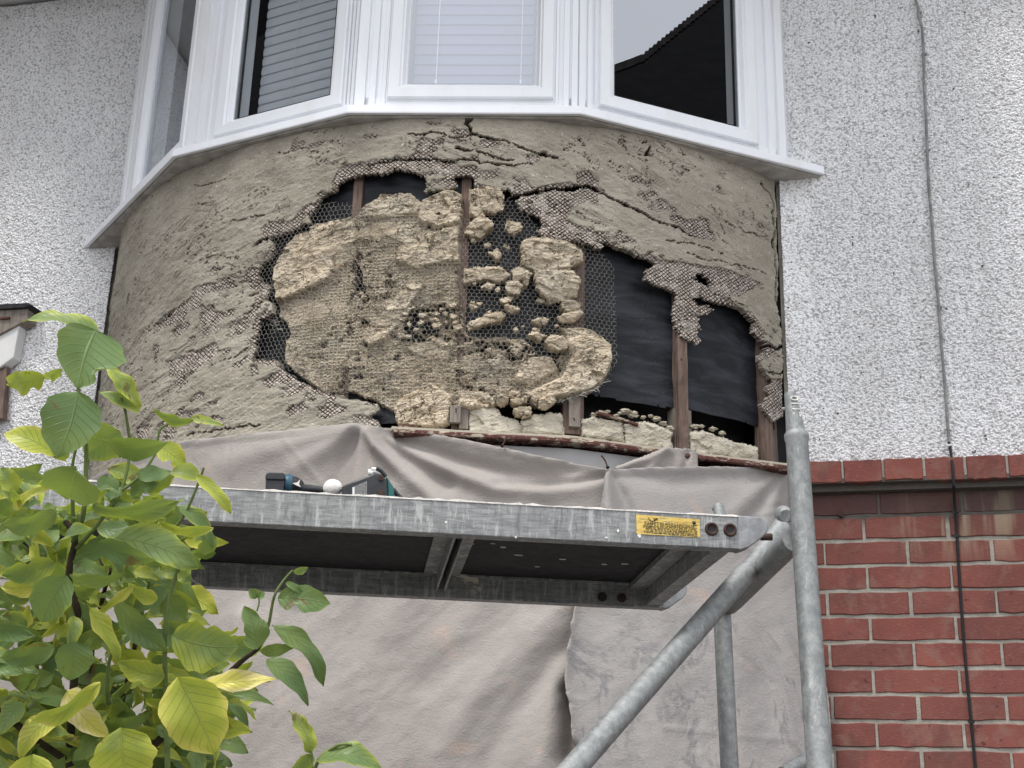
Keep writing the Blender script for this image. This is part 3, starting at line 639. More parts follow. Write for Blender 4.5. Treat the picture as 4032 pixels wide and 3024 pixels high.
cracks = [([(1005, 262), (1010, 272), (1018, 285), (1040, 292), (1080, 300), (1120, 315), (1150, 325), (1180, 335), (1205, 338)], .0040),
          ([(795, 355), (850, 341), (880, 345), (920, 341), (960, 346), (1000, 341), (1060, 350), (1110, 356), (1150, 352)], .0028), ([(985, 318), (1030, 326), (1075, 340), (1110, 343)], .003),
          ([(1302, 412), (1330, 432), (1365, 447), (1400, 468), (1440, 481), (1480, 500), (1505, 512)], .0035), ([(573, 512), (560, 522), (548, 530)], .004), ([(880, 292), (930, 286), (985, 300), (1018, 287)], .0022),
          ([(1645, 395), (1668, 420), (1673, 470), (1676, 560), (1680, 640), (1690, 700)], .0045), ([(1655, 748), (1680, 752), (1698, 745)], .005), ([(1656, 800), (1675, 806), (1698, 800)], .003),
          ([(1405, 318), (1402, 330), (1396, 338)], .003), ([(500, 480), (545, 470), (570, 462)], .0018), ([(250, 560), (243, 600), (238, 660), (232, 735), (228, 780)], .004), ([(330, 700), (350, 690), (372, 668)], .002),
          ([(1480, 545), (1530, 560), (1600, 575), (1660, 590)], .0016), ([(1440, 520), (1500, 528), (1560, 545)], .0014), ([(1560, 480), (1610, 500), (1660, 510)], .0013), ([(1500, 600), (1560, 640), (1620, 665)], .0018),
          ([(400, 940), (480, 925), (560, 915)], .002), ([(450, 790), (500, 770), (530, 752)], .002), ([(430, 560), (470, 552), (520, 560)], .0016), ([(600, 330), (650, 322), (690, 326)], .0012), ([(420, 400), (470, 392), (500, 380)], .0012)]
hc = np.full(SG.shape, 1.0)
CS_ = SG + .013 * fbm(SG / .035, ZG / .035, 4, 190, .7); CZ_ = ZG + .013 * fbm(SG / .035, ZG / .035, 4, 191, .7); wv_ = .55 + .9 * vn(SG / .025, ZG / .025, 192)
for P, wd in cracks: hc = np.minimum(hc, dline(CS_, CZ_, bp(P)) / (wd * wv_))
crk = 1 - sstep(.5, 1.15, hc)
# rows of fine splits that follow the trowelling, rising to the right on the left side and falling on the right side
ang = np.where(SG < .1, rad(14), rad(-20)); U = SG * np.cos(ang) + ZG * np.sin(ang); Vv = -SG * np.sin(ang) + ZG * np.cos(ang)
rid = np.abs(fbm(U / .10, Vv / .030, 4, 31, .6)); zone = fbm(SG / .16, ZG / .11, 3, 37)
spl = (1 - sstep(.010, .030, rid)) * sstep(-.02, .18, zone)
LATH = [[(925, 330), (985, 285), (1040, 292), (1110, 322), (1170, 345), (1180, 372), (1130, 402), (1096, 405), (1026, 396), (985, 376), (910, 375), (851, 360), (790, 372), (800, 352), (860, 338)], [(1105, 425), (1165, 415), (1225, 408), (1250, 430), (1225, 470), (1270, 500), (1310, 520), (1300, 542), (1160, 515), (1105, 480)],
        [(1310, 352), (1345, 350), (1400, 390), (1450, 440), (1530, 475), (1540, 515), (1490, 510), (1400, 455), (1370, 410)], [(1385, 575), (1430, 560), (1560, 580), (1640, 610), (1600, 640), (1560, 640), (1620, 690), (1655, 740), (1560, 750), (1440, 740), (1440, 640), (1385, 610)],
        [(1560, 690), (1640, 690), (1660, 745), (1700, 760), (1700, 772), (1650, 772)], [(1620, 818), (1700, 818), (1716, 920), (1640, 910)],
        [(440, 590), (520, 555), (580, 560), (575, 610), (560, 660), (560, 740), (520, 790), (420, 800), (360, 860), (330, 830), (330, 700), (380, 660)], [(610, 800), (720, 850), (830, 870), (840, 925), (760, 915), (640, 890), (560, 840), (540, 790)],
        [(380, 870), (430, 850), (480, 875), (500, 905), (420, 930), (300, 980), (300, 920)], [(1440, 325), (1500, 335), (1500, 350), (1440, 352)], [(920, 262), (1000, 262), (1040, 285), (1000, 320), (940, 335), (900, 330)], [(1340, 500), (1420, 545), (1480, 560), (1400, 575), (1300, 540)]]
lath = np.zeros(SG.shape)
for k, P in enumerate(LATH):
    Q = bp(P); ins = inpoly(WS, WZ, Q); d = dline(SG, ZG, Q, True); lath = np.maximum(lath, np.where(ins, .55 + d / .05, .55 - d / .02))
sp2 = fbm(SG / .07, ZG / .035, 4, 60)
strong = np.zeros(SG.shape)
for k in (3, 5, 1): strong = np.maximum(strong, inpoly(SG, ZG, bp(LATH[k])) * 1.0)
lath = np.clip(np.where(strong > 0, lath, np.minimum(lath, .78)) + sp2 * np.where(strong > 0, .25, 1.5) - np.where(strong > 0, -.2, .34), 0, 1)
dh = dline(SG, ZG, bp(HOLE), True)
rimw = .010 + .045 * sstep(-.25, .5, fbm(SG / .09, ZG / .09, 3, 66)); lath = np.maximum(lath, (1 - sstep(rimw * .6, rimw * 1.3, dh)) * sstep(-.25, .1, fbm(SG / .05, ZG / .03, 3, 67) + .1) * .85 * (ZG > 2.80))
hgt = .009 * fbm(SG / .30, ZG / .22, 3, 5) + .0055 * fbm(U / .11, Vv / .045, 4, 9) + .0025 * fbm(U / .035, Vv / .014, 4, 13, .62) + .0009 * fbm(SG / .006, ZG / .006, 2, 15)
q = fbm(U / .20, Vv / .055, 3, 44) * 4; hgt += .0058 * (np.floor(q) + sstep(.0, .22, q - np.floor(q))) * .5 * sstep(-.3, .3, zone)
hgt -= .0055 * sstep(.35, .75, lath); hgt -= .018 * crk; hgt -= .0045 * spl
lm = sstep(.45, .6, lath); f1, f2, r_, _a, _b = worley(SG / .0125, ZG / .0085, 88); hgt += lm * .0022 * fbm(SG / .012, ZG / .009, 3, 87)
hgt -= .003 * (1 - sstep(0, .006, dh)) * (dh < .02)
hgt -= .014 * (1 - sstep(.0, .018, SG - S0)) * (fbm(ZG / .03, SG, 3, 71) + .6); hgt -= .012 * (1 - sstep(0, .010, S1 - SG)) * (fbm(ZG / .03, SG, 3, 72) + .7)
cm = (~hole)[:-1, :-1]
lo = inpoly(SG, ZG, bp([(200, 1200), (200, 1010), (330, 985), (400, 955), (480, 947), (620, 934), (780, 921), (842, 930), (842, 1200)]))
keep = cm & ~(lo[:-1, :-1] & (ZG[:-1, :-1] < 2.72))
edge_ok = (SG > S0 + .010 + .007 * fbm(ZG / .02, SG, 3, 73)) & (SG < S1 - .010 + .006 * fbm(ZG / .02, SG, 3, 74))
keep &= edge_ok[:-1, :-1]
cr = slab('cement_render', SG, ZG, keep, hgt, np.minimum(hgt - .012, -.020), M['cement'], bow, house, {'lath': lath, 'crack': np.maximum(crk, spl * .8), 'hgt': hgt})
cr['label'] = 'grey broken cement render skin of the curved bay'

# floor of the bay behind the sill, and a dark backing added to stop light in the hollow bay
mb = MB(); L_, _ = offset_line(SP, -.03); mb.prism([(p[0], p[1], ZS + .014) for p in L_] + [(.0, .4, ZS + .014), (-2.6, .4, ZS + .014)], (0, 0, .012)); mb.build('bay_floor', M['dark'], house)
sg2 = np.linspace(S0, S1, 60); zg2 = np.linspace(2.62, 3.735, 20); A_, B_ = np.meshgrid(sg2, zg2, indexing='ij')
I = np.arange(A_.size).reshape(A_.shape); mesh_np('bay_dark_backing', bow(A_, B_, -.17), np.stack([I[:-1, :-1], I[1:, :-1], I[1:, 1:], I[:-1, 1:]], -1).reshape(-1, 4), M['dark'], house)
mb = MB(); mb.prism([tuple(bow(np.array(s), np.array(2.60), -.03)) for s in np.linspace(S0, S1, 24)] + [(0, .35, 2.60), (-2.6, .35, 2.60)], (0, 0, .03)); mb.build('bay_base', M['dark'], house)

# ---- bitumen felt sheets
def strip_grid(u0, u1, v0, v1, h, gs=.006):
    a = onBow(u0, (v0 + v1) / 2, h)[0]; b = onBow(u1, (v0 + v1) / 2, h)[0]; z = [onBow(u, v, h)[1] for u in (u0, u1) for v in (v0, v1)]
    return np.meshgrid(np.arange(a, b, gs), np.arange(min(z), max(z), gs), indexing='ij')
def felt(name, u0, u1, bottom, seed, label):
    S, Z = strip_grid(u0, u1, 340, 960, -.05)
    B = [onBow(u, v, -.05) for u, v in bottom]; zb = np.interp(S, [b[0] for b in B], [b[1] for b in B]); m = (Z > zb + .004 * fbm(S / .02, Z * 0, 3, seed))[:-1, :-1]
    low = 1 - sstep(0, .12, Z - zb)
    h = -.052 + .007 * fbm(S / .20, Z / .12, 3, seed) + .0015 * fbm(S / .09, Z / .03, 2, seed + 4) + low * .008 * fbm(S / .10, Z / .15, 2, seed + 8) + .006 * low
    o = slab(name, S, Z, m, h, h - .002, M['felt'], bow, house); o['label'] = label
felt('felt_sheet', 530, 765, [(530, 900), (765, 905)], 3, 'black felt seen in the left gaps behind the wire')
felt('felt_sheet', 768, 995, [(768, 920), (995, 925)], 9, 'black felt behind the upper middle lumps of render')
felt('felt_sheet', 998, 1238, [(998, 880), (1238, 880)], 13, 'black felt behind the loose fragments in the wire')
felt('felt_sheet', 1240, 1466, [(1240, 846), (1258, 850), (1320, 866), (1400, 878), (1466, 887)], 17, 'wide bare black felt right of the lump of render')
felt('felt_sheet', 1480, 1660, [(1480, 889), (1520, 895), (1560, 906), (1650, 926), (1670, 928)], 23, 'bare black felt beside the right wall, scuffed grey')

# ---- upright battens
def batten(um, vm, w_, vt, vb, h, dep, mat, lab, name='batten', seed=0):
    s = onBow(um, vm, h)[0]; z0 = onBow(um, vb, h)[1]; z1 = onBow(um, vt, h)[1]
    ss = np.linspace(s - w_ / 2, s + w_ / 2, 5); zz = np.arange(z0, z1, .008); S, Z = np.meshgrid(ss, zz, indexing='ij')
    S = S + .0012 * fbm(Z / .06, S * 0, 3, seed + 5); H = h + .0018 * fbm(S / .01, Z / .03, 3, seed) + 0 * S
    o = slab(name, S, Z, np.ones((4, len(zz) - 1), bool), H, H - dep, mat, bow, house); o['label'] = lab
W_, G_ = M['batten'], M['batten_grey']
batten(773, 410, .030, 360, 905, -.041, .04, W_, 'brown batten at the top left of the opening', seed=1)
batten(1006, 440, .030, 360, 932, -.038, .04, W_, 'brown batten in the middle of the opening', seed=2)
batten(983, 894, .030, 872, 912, -.006, .018, G_, 'short pale lath with a nail at the foot of the middle batten', 'lath_end', 3)
batten(1002, 900, .026, 872, 926, -.020, .03, G_, 'greyish batten foot beside the short lath', 'batten_foot', 4)
batten(1239, 860, .062, 500, 937, -.034, .04, W_, 'dark batten under the right end of the tan render', seed=5)
batten(1242, 885, .033, 845, 921, -.016, .018, G_, 'lath end with a nail over the dark batten', 'lath_end', 6)
batten(1475, 800, .034, 600, 968, -.022, .045, W_, 'rusty brown batten between the two bare felt sheets', seed=7)
batten(1476, 925, .060, 884, 968, -.040, .04, G_, 'grey foot behind the rusty brown batten', 'batten_foot', 8)
batten(1661, 880, .036, 735, 1004, -.022, .045, W_, 'brown batten next to the right wall', seed=9)
batten(1680, 960, .040, 905, 1010, -.050, .04, G_, 'grey timber in the corner by the right wall', 'batten_foot', 10)
for u, v, d in ((985, 890, (.004, -.014, .004)), (1242, 908, (0, -.012, .002)), (1474, 778, (.0, -.010, .0))):
    s, z = onBow(u, v, -.005); p = bow(np.array(s), np.array(z), -.008); k = MB(); k.tube([p, p + np.array(d)], .0016, 6); k.tube([p + np.array(d), p + np.array(d) * 1.15], .0032, 8); k.build('nail', M['rust'], house)

# ---- blocks of mortar along the foot of the opening
def m_stone(name, a, b, c2):
    t = NT(name); c = t.coord('suv'); n = t.noise(c, 16, 6, .65, .4); f = t.noise(c, 90, 4, .7)
    col = t.mix(t.ramp(n, .3, .7), a, b); col = t.mix(t.math('MULTIPLY', t.ramp(f, .55, .7), .6), col, c2)
    return t.pbr(col, .95, 0, t.bump(t.math('ADD', n, t.math('MULTIPLY', f, .5)), .006, 1), .1)
M['block'] = m_stone('pale_mortar_block', (.38, .345, .275), (.53, .49, .40), (.62, .59, .52))
def patch(P, h, thick, mat, name, seed, parent=None, lump=.006, tilt=(0, 0), gs=.003, rnd=.006, back=True):
    """a broken slab: outline P (read on the bay's surface), front relief with tilted breaks, rounded rim"""
    Q = bp(P, 0); xs = [q[0] for q in Q]; zs = [q[1] for q in Q]
    S, Z = np.meshgrid(np.arange(min(xs) - .01, max(xs) + .012, gs), np.arange(min(zs) - .01, max(zs) + .012, gs), indexing='ij')
    ws = S + .006 * fbm(S / .014, Z / .014, 4, seed + 30, .7); wz = Z + .006 * fbm(S / .014, Z / .014, 4, seed + 31, .7); ins = inpoly(ws, wz, Q); d = dline(ws, wz, Q, True) * ins
    fc, ed = facets(S / .050, Z / .026, seed, 1.0); f2_, e2 = facets(S / .018 + 3, Z / .009, seed + 3, 1.0); qq_ = fbm((S + .25 * Z) / .12, (Z - .2 * S) / .028, 3, seed + 20) * 5; st_ = (np.floor(qq_) + sstep(0, .15, qq_ - np.floor(qq_))) / 5
    cx, cz = (min(xs) + max(xs)) / 2, (min(zs) + max(zs)) / 2
    H = h + lump * 1.1 * fc + lump * .25 * f2_ + lump * 1.0 * st_ + .0012 * fbm(S / .006, Z / .005, 3, seed + 7) + .5 * lump * fbm(S / .05, Z / .02, 3, seed + 9) - rnd * (1 - sstep(0, rnd * 1.3, d)) + tilt[0] * (S - cx) + tilt[1] * (Z - cz)
    dk = (1 - sstep(0, .09, ed)) * .5 * (fbm(S / .03, Z / .03, 2, seed + 12) > .1)
    return slab(name, S, Z, ins[:-1, :-1] & (d[:-1, :-1] >= 0), H, np.minimum(H - .004, h - thick), mat, bow, parent, {'wire': 0 * S, 'dark': dk}, back)
for k, (P, lab) in enumerate([([(1011, 881), (1040, 872), (1076, 877), (1084, 892), (1120, 905), (1128, 918), (1128, 935), (1011, 933)], 'pale mortar block right of the short lath'), ([(1125, 908), (1148, 890), (1190, 886), (1215, 886), (1221, 902), (1221, 936), (1130, 932)], 'pale mortar block left of the dark batten'),
          ([(1259, 903), (1285, 895), (1320, 902), (1352, 910), (1354, 950), (1262, 938)], 'pale mortar block under the wide felt'), ([(1357, 912), (1400, 906), (1440, 918), (1461, 930), (1463, 968), (1358, 956)], 'pale mortar block left of the rusty batten'),
          ([(1498, 930), (1530, 925), (1565, 938), (1600, 950), (1650, 962), (1653, 1000), (1505, 982)], 'pale rubble block below the scuffed felt')]):
    o = patch(P, -.022, .08, M['block'], 'mortar_block', 200 + k * 5, house, .004, rnd=.006); o['label'] = lab

# ---- the old lime render still hanging on the wire
TAN = [(567, 578), (583, 585), (582, 612), (589, 642), (589, 677), (607, 692), (613, 716), (606, 728), (604, 761), (603, 778), (622, 795), (645, 813), (668, 836), (690, 846), (717, 844), (734, 838), (776, 848), (800, 858), (812, 866), (828, 878), (845, 884), (850, 905), (858, 917),
       (935, 921), (968, 912), (973, 880), (994, 876), (1026, 882), (1071, 872), (1073, 856), (1090, 846), (1110, 842), (1144, 861), (1160, 876), (1196, 856), (1234, 852), (1276, 845), (1304, 824), (1322, 790), (1329, 770), (1327, 740), (1310, 722), (1283, 705), (1255, 701), (1210, 698),
       (1222, 720), (1216, 757), (1190, 762), (1161, 752), (1148, 735), (1130, 722), (1108, 728), (1088, 715), (1060, 722), (1030, 718), (1008, 715), (1003, 690), (1000, 655), (996, 640), (990, 615), (994, 560), (992, 505), (996, 480), (1000, 462), (997, 440), (996, 414), (970, 406),
       (930, 411), (912, 422), (905, 428), (884, 409), (857, 406), (815, 415), (785, 430), (765, 447), (756, 460), (705, 472), (672, 479), (625, 503), (612, 520), (590, 545), (574, 560)]
Q = bp(TAN); xs = [q[0] for q in Q]; zs = [q[1] for q in Q]
S, Z = np.meshgrid(np.arange(min(xs) - .02, max(xs) + .02, GS), np.arange(min(zs) - .02, max(zs) + .02, GS), indexing='ij')
ws = S + .006 * fbm(S / .02, Z / .02, 4, 130); wz = Z + .006 * fbm(S / .02, Z / .02, 4, 131); ins = inpoly(ws, wz, Q); d = dline(ws, wz, Q, True) * ins
def soft(P, r=.02):
    q_ = bp(P); return sstep(-r, r, np.where(inpoly(S, Z, q_), 1, -1) * dline(S, Z, q_, True))
LUMPS = [([(600, 510), (680, 478), (756, 460), (768, 500), (760, 545), (700, 600), (640, 630), (590, 650), (578, 600), (590, 545)], .026), ([(775, 445), (820, 412), (884, 406), (912, 430), (900, 455), (840, 460), (780, 470)], .024),
         ([(905, 425), (960, 405), (998, 410), (1000, 465), (985, 480), (945, 487), (900, 470)], .030), ([(770, 470), (850, 475), (900, 490), (880, 520), (800, 525), (765, 510)], .014), ([(860, 510), (990, 480), (994, 560), (960, 560), (900, 575), (850, 560)], .018),
         ([(620, 580), (700, 570), (712, 590), (670, 615), (630, 622)], .020), ([(860, 620), (900, 595), (915, 610), (880, 660), (830, 730), (790, 745), (800, 700)], .018), ([(780, 690), (830, 675), (845, 720), (800, 745), (775, 730)], .012),
         ([(608, 728), (650, 740), (665, 790), (690, 840), (640, 810), (604, 778)], .016), ([(870, 745), (940, 725), (975, 740), (965, 775), (900, 765)], .018), ([(820, 790), (900, 760), (1000, 790), (960, 840), (880, 850), (820, 830)], .010),
         ([(845, 884), (870, 850), (930, 822), (975, 850), (972, 912), (935, 921), (855, 917)], .030), ([(990, 845), (1040, 840), (1075, 858), (1071, 874), (1026, 884), (990, 876)], .028), ([(1210, 700), (1283, 705), (1329, 745), (1325, 795), (1290, 838), (1230, 852), (1150, 872), (1130, 848), (1215, 812), (1235, 770), (1225, 730)], .034),
         ([(1040, 760), (1090, 745), (1150, 780), (1120, 800), (1060, 790)], .012), ([(1090, 715), (1160, 740), (1165, 770), (1110, 760)], .014), ([(715, 845), (790, 850), (810, 868), (760, 870)], .02), ([(1130, 765), (1190, 762), (1215, 790), (1150, 830), (1110, 820)], .016)]
lump = np.zeros(S.shape)
for P, a in LUMPS: lump = np.maximum(lump, .72 * a * soft(P, .007) * (1 + .25 * fbm(S / .05, Z / .05, 2, 140)))
ang = rad(12); U = S * math.cos(ang) + Z * math.sin(ang); V_ = -S * math.sin(ang) + Z * math.cos(ang)
fc, ed = facets(U / .085, V_ / .048, 150, .85); f2_, e2 = facets(U / .026, V_ / .014, 155, .8)
big = sstep(.004, .012, lump)
q = fbm(U / .16, V_ / .045, 4, 160, .6) * 7; ter = (np.floor(q) + sstep(0, .16, q - np.floor(q))) / 7
crv = 1 - sstep(.0, .05, np.abs(q - np.round(q)))
H = -.030 + lump + big * (.011 * fc + .0035 * f2_ + .010 * ter - .003 * crv) + (1 - big) * (.0040 * fbm(S / .05, Z / .04, 4, 165) + .0030 * f2_ * sstep(-.1, .3, fbm(S / .08, Z / .08, 2, 167))) + .0008 * fbm(S / .008, Z / .006, 3, 170)
H -= .012 * (1 - sstep(0, .007, d))
rough_low = sstep(.0, .35, fbm(S / .07, Z / .07, 2, 172) + .55 * inpoly(S, Z, bp([(740, 640), (990, 600), (1000, 860), (720, 850)])) + .5 * inpoly(S, Z, bp([(1000, 715), (1240, 740), (1180, 850), (1000, 850)])))
H += (1 - big) * rough_low * .010 * (fbm(U / .03, V_ / .018, 4, 174, .65))
H -= .012 * big * (1 - sstep(.0, .035, np.abs(fbm(U / .09, V_ / .028, 3, 176)))) * sstep(0, .3, fbm(S / .09, Z / .09, 2, 177))
hn = fbm(S / .026, Z / .016, 5, 180, .72); dk_zone = 0
for P, a in (([(820, 705), (850, 672), (900, 655), (985, 645), (995, 700), (940, 725), (880, 740)], .45), ([(640, 712), (700, 700), (775, 655), (800, 690), (730, 730), (680, 725)], .40), ([(1010, 720), (1140, 728), (1222, 752), (1215, 805), (1120, 790), (1040, 770)], .42),
             ([(752, 480), (775, 480), (775, 620), (745, 650)], .5), ([(728, 760), (752, 760), (748, 840), (722, 838)], .5), ([(860, 465), (1000, 480), (990, 500), (870, 490)], .45), ([(760, 590), (860, 560), (840, 640), (770, 660)], .22), ([(984, 500), (1000, 500), (1000, 830), (984, 830)], .5), ([(1000, 790), (1110, 800), (1060, 835), (1000, 835)], .3)):
    dk_zone = np.maximum(dk_zone, a * soft(P, .02))
hol = (hn > .62 - dk_zone * 1.25) & (lump < .010)
H -= .012 * sstep(.12, .02, (.62 - dk_zone * 1.25) - hn) * (1 - big)
m_ = (ins & ~hol)[:-1, :-1]
dark = np.maximum((1 - sstep(0, .10, ed)) * big * .55 * sstep(-.1, .4, fbm(S / .04, Z / .03, 3, 183)), sstep(.16, .0, (.62 - dk_zone * 1.25) - hn) * (1 - big) * .75)
dark = np.maximum(dark, crv * big * .5 * sstep(.0, .4, fbm(S / .05, Z / .04, 3, 185))); dark = np.maximum(dark, (1 - big) * rough_low * sstep(.08, .5, -fbm(U / .03, V_ / .018, 4, 174, .65)) * .7)
o = slab('old_lime_render', S, Z, m_, H, np.minimum(H - .004, -.046), M['lime'], bow, house, {'wire': (1 - big) * sstep(-.3, .1, fbm(S / .12, Z / .12, 2, 187) + .3), 'dark': dark}); o['label'] = 'tan crumbling lime render behind chicken wire inside the opening'

# ---- loose fragments caught in the wire: separate lumps
TINY = True
FR = [([(1123, 530), (1128, 575), (1155, 587), (1230, 586), (1234, 575), (1256, 568), (1254, 545), (1225, 529), (1190, 519), (1150, 514), (1135, 518)], 'largest tan fragment, topmost of the pile beside the bare wire', .012, (.08, .1)),
      ([(1152, 592), (1190, 588), (1235, 588), (1252, 608), (1247, 640), (1215, 652), (1180, 648), (1155, 625)], 'big tan fragment directly below the largest one', .014, (-.1, .25)), ([(1105, 582), (1122, 575), (1150, 592), (1140, 605), (1108, 604)], 'small tan fragment touching the left corner of the largest one', .008, (.2, .1)),
      ([(1091, 609), (1120, 607), (1128, 618), (1120, 635), (1093, 630)], 'squarish tan fragment left of the big lower one', .004, (.1, .2)), ([(1077, 641), (1100, 638), (1107, 648), (1090, 656), (1078, 650)], 'small pale fragment above the slanting one', .004, (.2, -.2)),
      ([(1090, 655), (1106, 658), (1122, 667), (1120, 674), (1104, 673), (1088, 665)], 'small slanting fragment lower left of the squarish one', .006, (.2, .3)), ([(1212, 652), (1235, 648), (1254, 656), (1250, 669), (1225, 674), (1213, 665)], 'rounded fragment under the right corner of the big one', .006, (0, .3)),
      ([(1204, 682), (1222, 676), (1252, 671), (1258, 679), (1245, 692), (1225, 695), (1207, 691)], 'flat oval fragment above the thick right end of render', .008, (0, .4)), ([(1145, 691), (1160, 683), (1172, 686), (1186, 691), (1175, 703), (1160, 700)], 'star-shaped crumb alone in the middle of the wire', .0, (.2, .1)),
      ([(1176, 737), (1190, 725), (1215, 726), (1226, 738), (1223, 752), (1205, 758), (1184, 752)], 'round fragment in the dark gap left of the thick render end', .006, (.1, .2)), ([(1005, 697), (1030, 688), (1050, 678), (1075, 673), (1092, 680), (1085, 693), (1050, 700), (1020, 706)], 'long thin fragment lying across the middle batten', .002, (.1, .2)),
      ([(1088, 487), (1096, 475), (1110, 480), (1125, 481), (1128, 495), (1110, 507), (1098, 500)], 'lone pale fragment high up against the black felt', .006, (.1, .2)), ([(1062, 545), (1072, 532), (1080, 538), (1084, 552), (1072, 557)], 'tiny crumb below the lone pale fragment', -.002, (0, 0)),
      ([(1088, 852), (1100, 842), (1119, 846), (1121, 853), (1102, 859)], 'little stone on top of the three under the render', .006, (0, .2)), ([(1072, 857), (1086, 853), (1097, 862), (1095, 872), (1082, 878), (1072, 871)], 'left round stone of the three under the render', .006, (0, .3)),
      ([(1101, 863), (1125, 854), (1138, 859), (1138, 869), (1120, 876), (1105, 872)], 'right flat stone of the three under the render', .010, (0, .3)), ([(1110, 883), (1122, 877), (1147, 880), (1149, 897), (1130, 903), (1113, 897)], 'brown sandy lump between the two pale blocks', .0, (0, .3)),
      ([(1012, 416), (1030, 410), (1077, 409), (1089, 421), (1086, 451), (1062, 463), (1045, 460), (1030, 470), (1013, 465)], 'big tan fragment right of the middle batten top', .008, (-.1, .1)), ([(1041, 463), (1068, 487), (1052, 498), (1035, 512), (1008, 506), (1001, 497), (1018, 478)], 'tan fragment hanging just under the batten-top one', .004, (.2, .2)),
      ([(1000, 580), (1040, 573), (1080, 575), (1101, 591), (1085, 605), (1040, 600), (1000, 610)], 'wide low fragment pressed through the wire at mid height', -.006, (0, .1)), ([(1035, 616), (1050, 607), (1072, 612), (1056, 622)], 'thin crumb under the wide low fragment', -.004, (0, 0)),
      ([(1138, 722), (1158, 715), (1182, 724), (1166, 733)], 'pale sliver above the round fragment in the gap', -.002, (0, .2)), ([(1160, 862), (1192, 850), (1198, 857), (1196, 872), (1180, 885), (1164, 882)], 'blocky tan fragment hanging below the render edge', .012, (.1, .3)),
      ([(1010, 655), (1022, 650), (1030, 660), (1018, 668)], 'small crumb right of the middle batten', -.004, (0, 0)), ([(1130, 600), (1142, 604), (1140, 616), (1128, 612)], 'tiny crumb wedged between squarish and big fragments', .0, (0, 0))]
for k, (P, lab, h, tl) in enumerate(FR):
    o = patch(P, h - .002, .026 + .012 * (k % 3 == 0), M['lime'], 'render_fragment', 300 + k * 7, None, .0075, tl, .003, .005); tag(o, lab, 'rubble', 'render fragments caught in the chicken wire')
rs_ = random.Random(12); nt_ = 0
while nt_ < 52:
    u, v = (rs_.uniform(1005, 1235), rs_.uniform(600, 765)) if nt_ < 20 else ((rs_.uniform(1020, 1120), rs_.uniform(500, 570)) if nt_ < 24 else (rs_.uniform(850, 990), rs_.uniform(655, 725)))
    r = rs_.uniform(3.5, 8.5); a0 = rs_.uniform(0, 6); P = [(u + r * rs_.uniform(.7, 1.5) * math.cos(a0 + k * 1.05), v + r * rs_.uniform(.5, 1.0) * math.sin(a0 + k * 1.05)) for k in range(6)]
    o = patch(P, -.012, .014, M['lime'], 'render_crumb', 700 + nt_ * 3, None, .003, (0, 0), .002, .002); tag(o, 'pea-sized crumb of tan render hanging in the chicken wire', 'rubble', 'pea-sized crumbs caught in the chicken wire'); nt_ += 1
random.seed(5)
CR = [(1300, 893, .012), (1312, 889, .007), (1330, 899, .009), (1352, 889, .013), (1338, 893, .006), (1368, 896, .014), (1390, 902, .008), (1405, 899, .007), (1418, 905, .012), (1432, 915, .010), (1447, 926, .012), (1500, 922, .012), (1515, 921, .008), (1540, 927, .011), (1282, 896, .009), (1560, 936, .009)]
def pebble(p, r, mat, name, label, cat, group, seed, jit=.75, sq=.6):
    rr = np.random.RandomState(seed); V, F = [], []
    for i in range(7):
        th = math.pi * i / 6
        for j in range(9):
            ph = 2 * math.pi * j / 9; k = 1 + jit * (rr.rand() - .5); V.append((p[0] + r * k * math.sin(th) * math.cos(ph) * 1.2, p[1] + r * k * math.sin(th) * math.sin(ph), p[2] + r * k * math.cos(th) * sq))
    F = [(i * 9 + j, i * 9 + (j + 1) % 9, (i + 1) * 9 + (j + 1) % 9, (i + 1) * 9 + j) for i in range(6) for j in range(9)]
    m = MB(); m.add(V, F); o = m.build(name, mat); return tag(o, label, cat, group)
for k, (u, v, r) in enumerate(CR):
    s, z = onBow(u, v, -.035); pebble(bow(np.array(s), np.array(z), -.035), r, M['block'], 'crumb', 'small pale crumb lying on the mortar blocks under the bare felt', 'rubble', 'crumbs on the mortar blocks', 40 + k)
def stick(P, r, mat, name, label, cat, h=-.02, rr=None):
    pts = []
    for u, v in P: s, z = onBow(u, v, h); pts.append(bow(np.array(s), np.array(z), h))
    m = MB(); m.tube(pts, r, 5); return tag(m.build(name, mat), label, cat)
stick([(1287, 891), (1330, 902), (1378, 918)], .006, M['trim'], 'wood_splinter', 'reddish brown wood splinter lying on the pale mortar blocks', 'splinter', -.016)

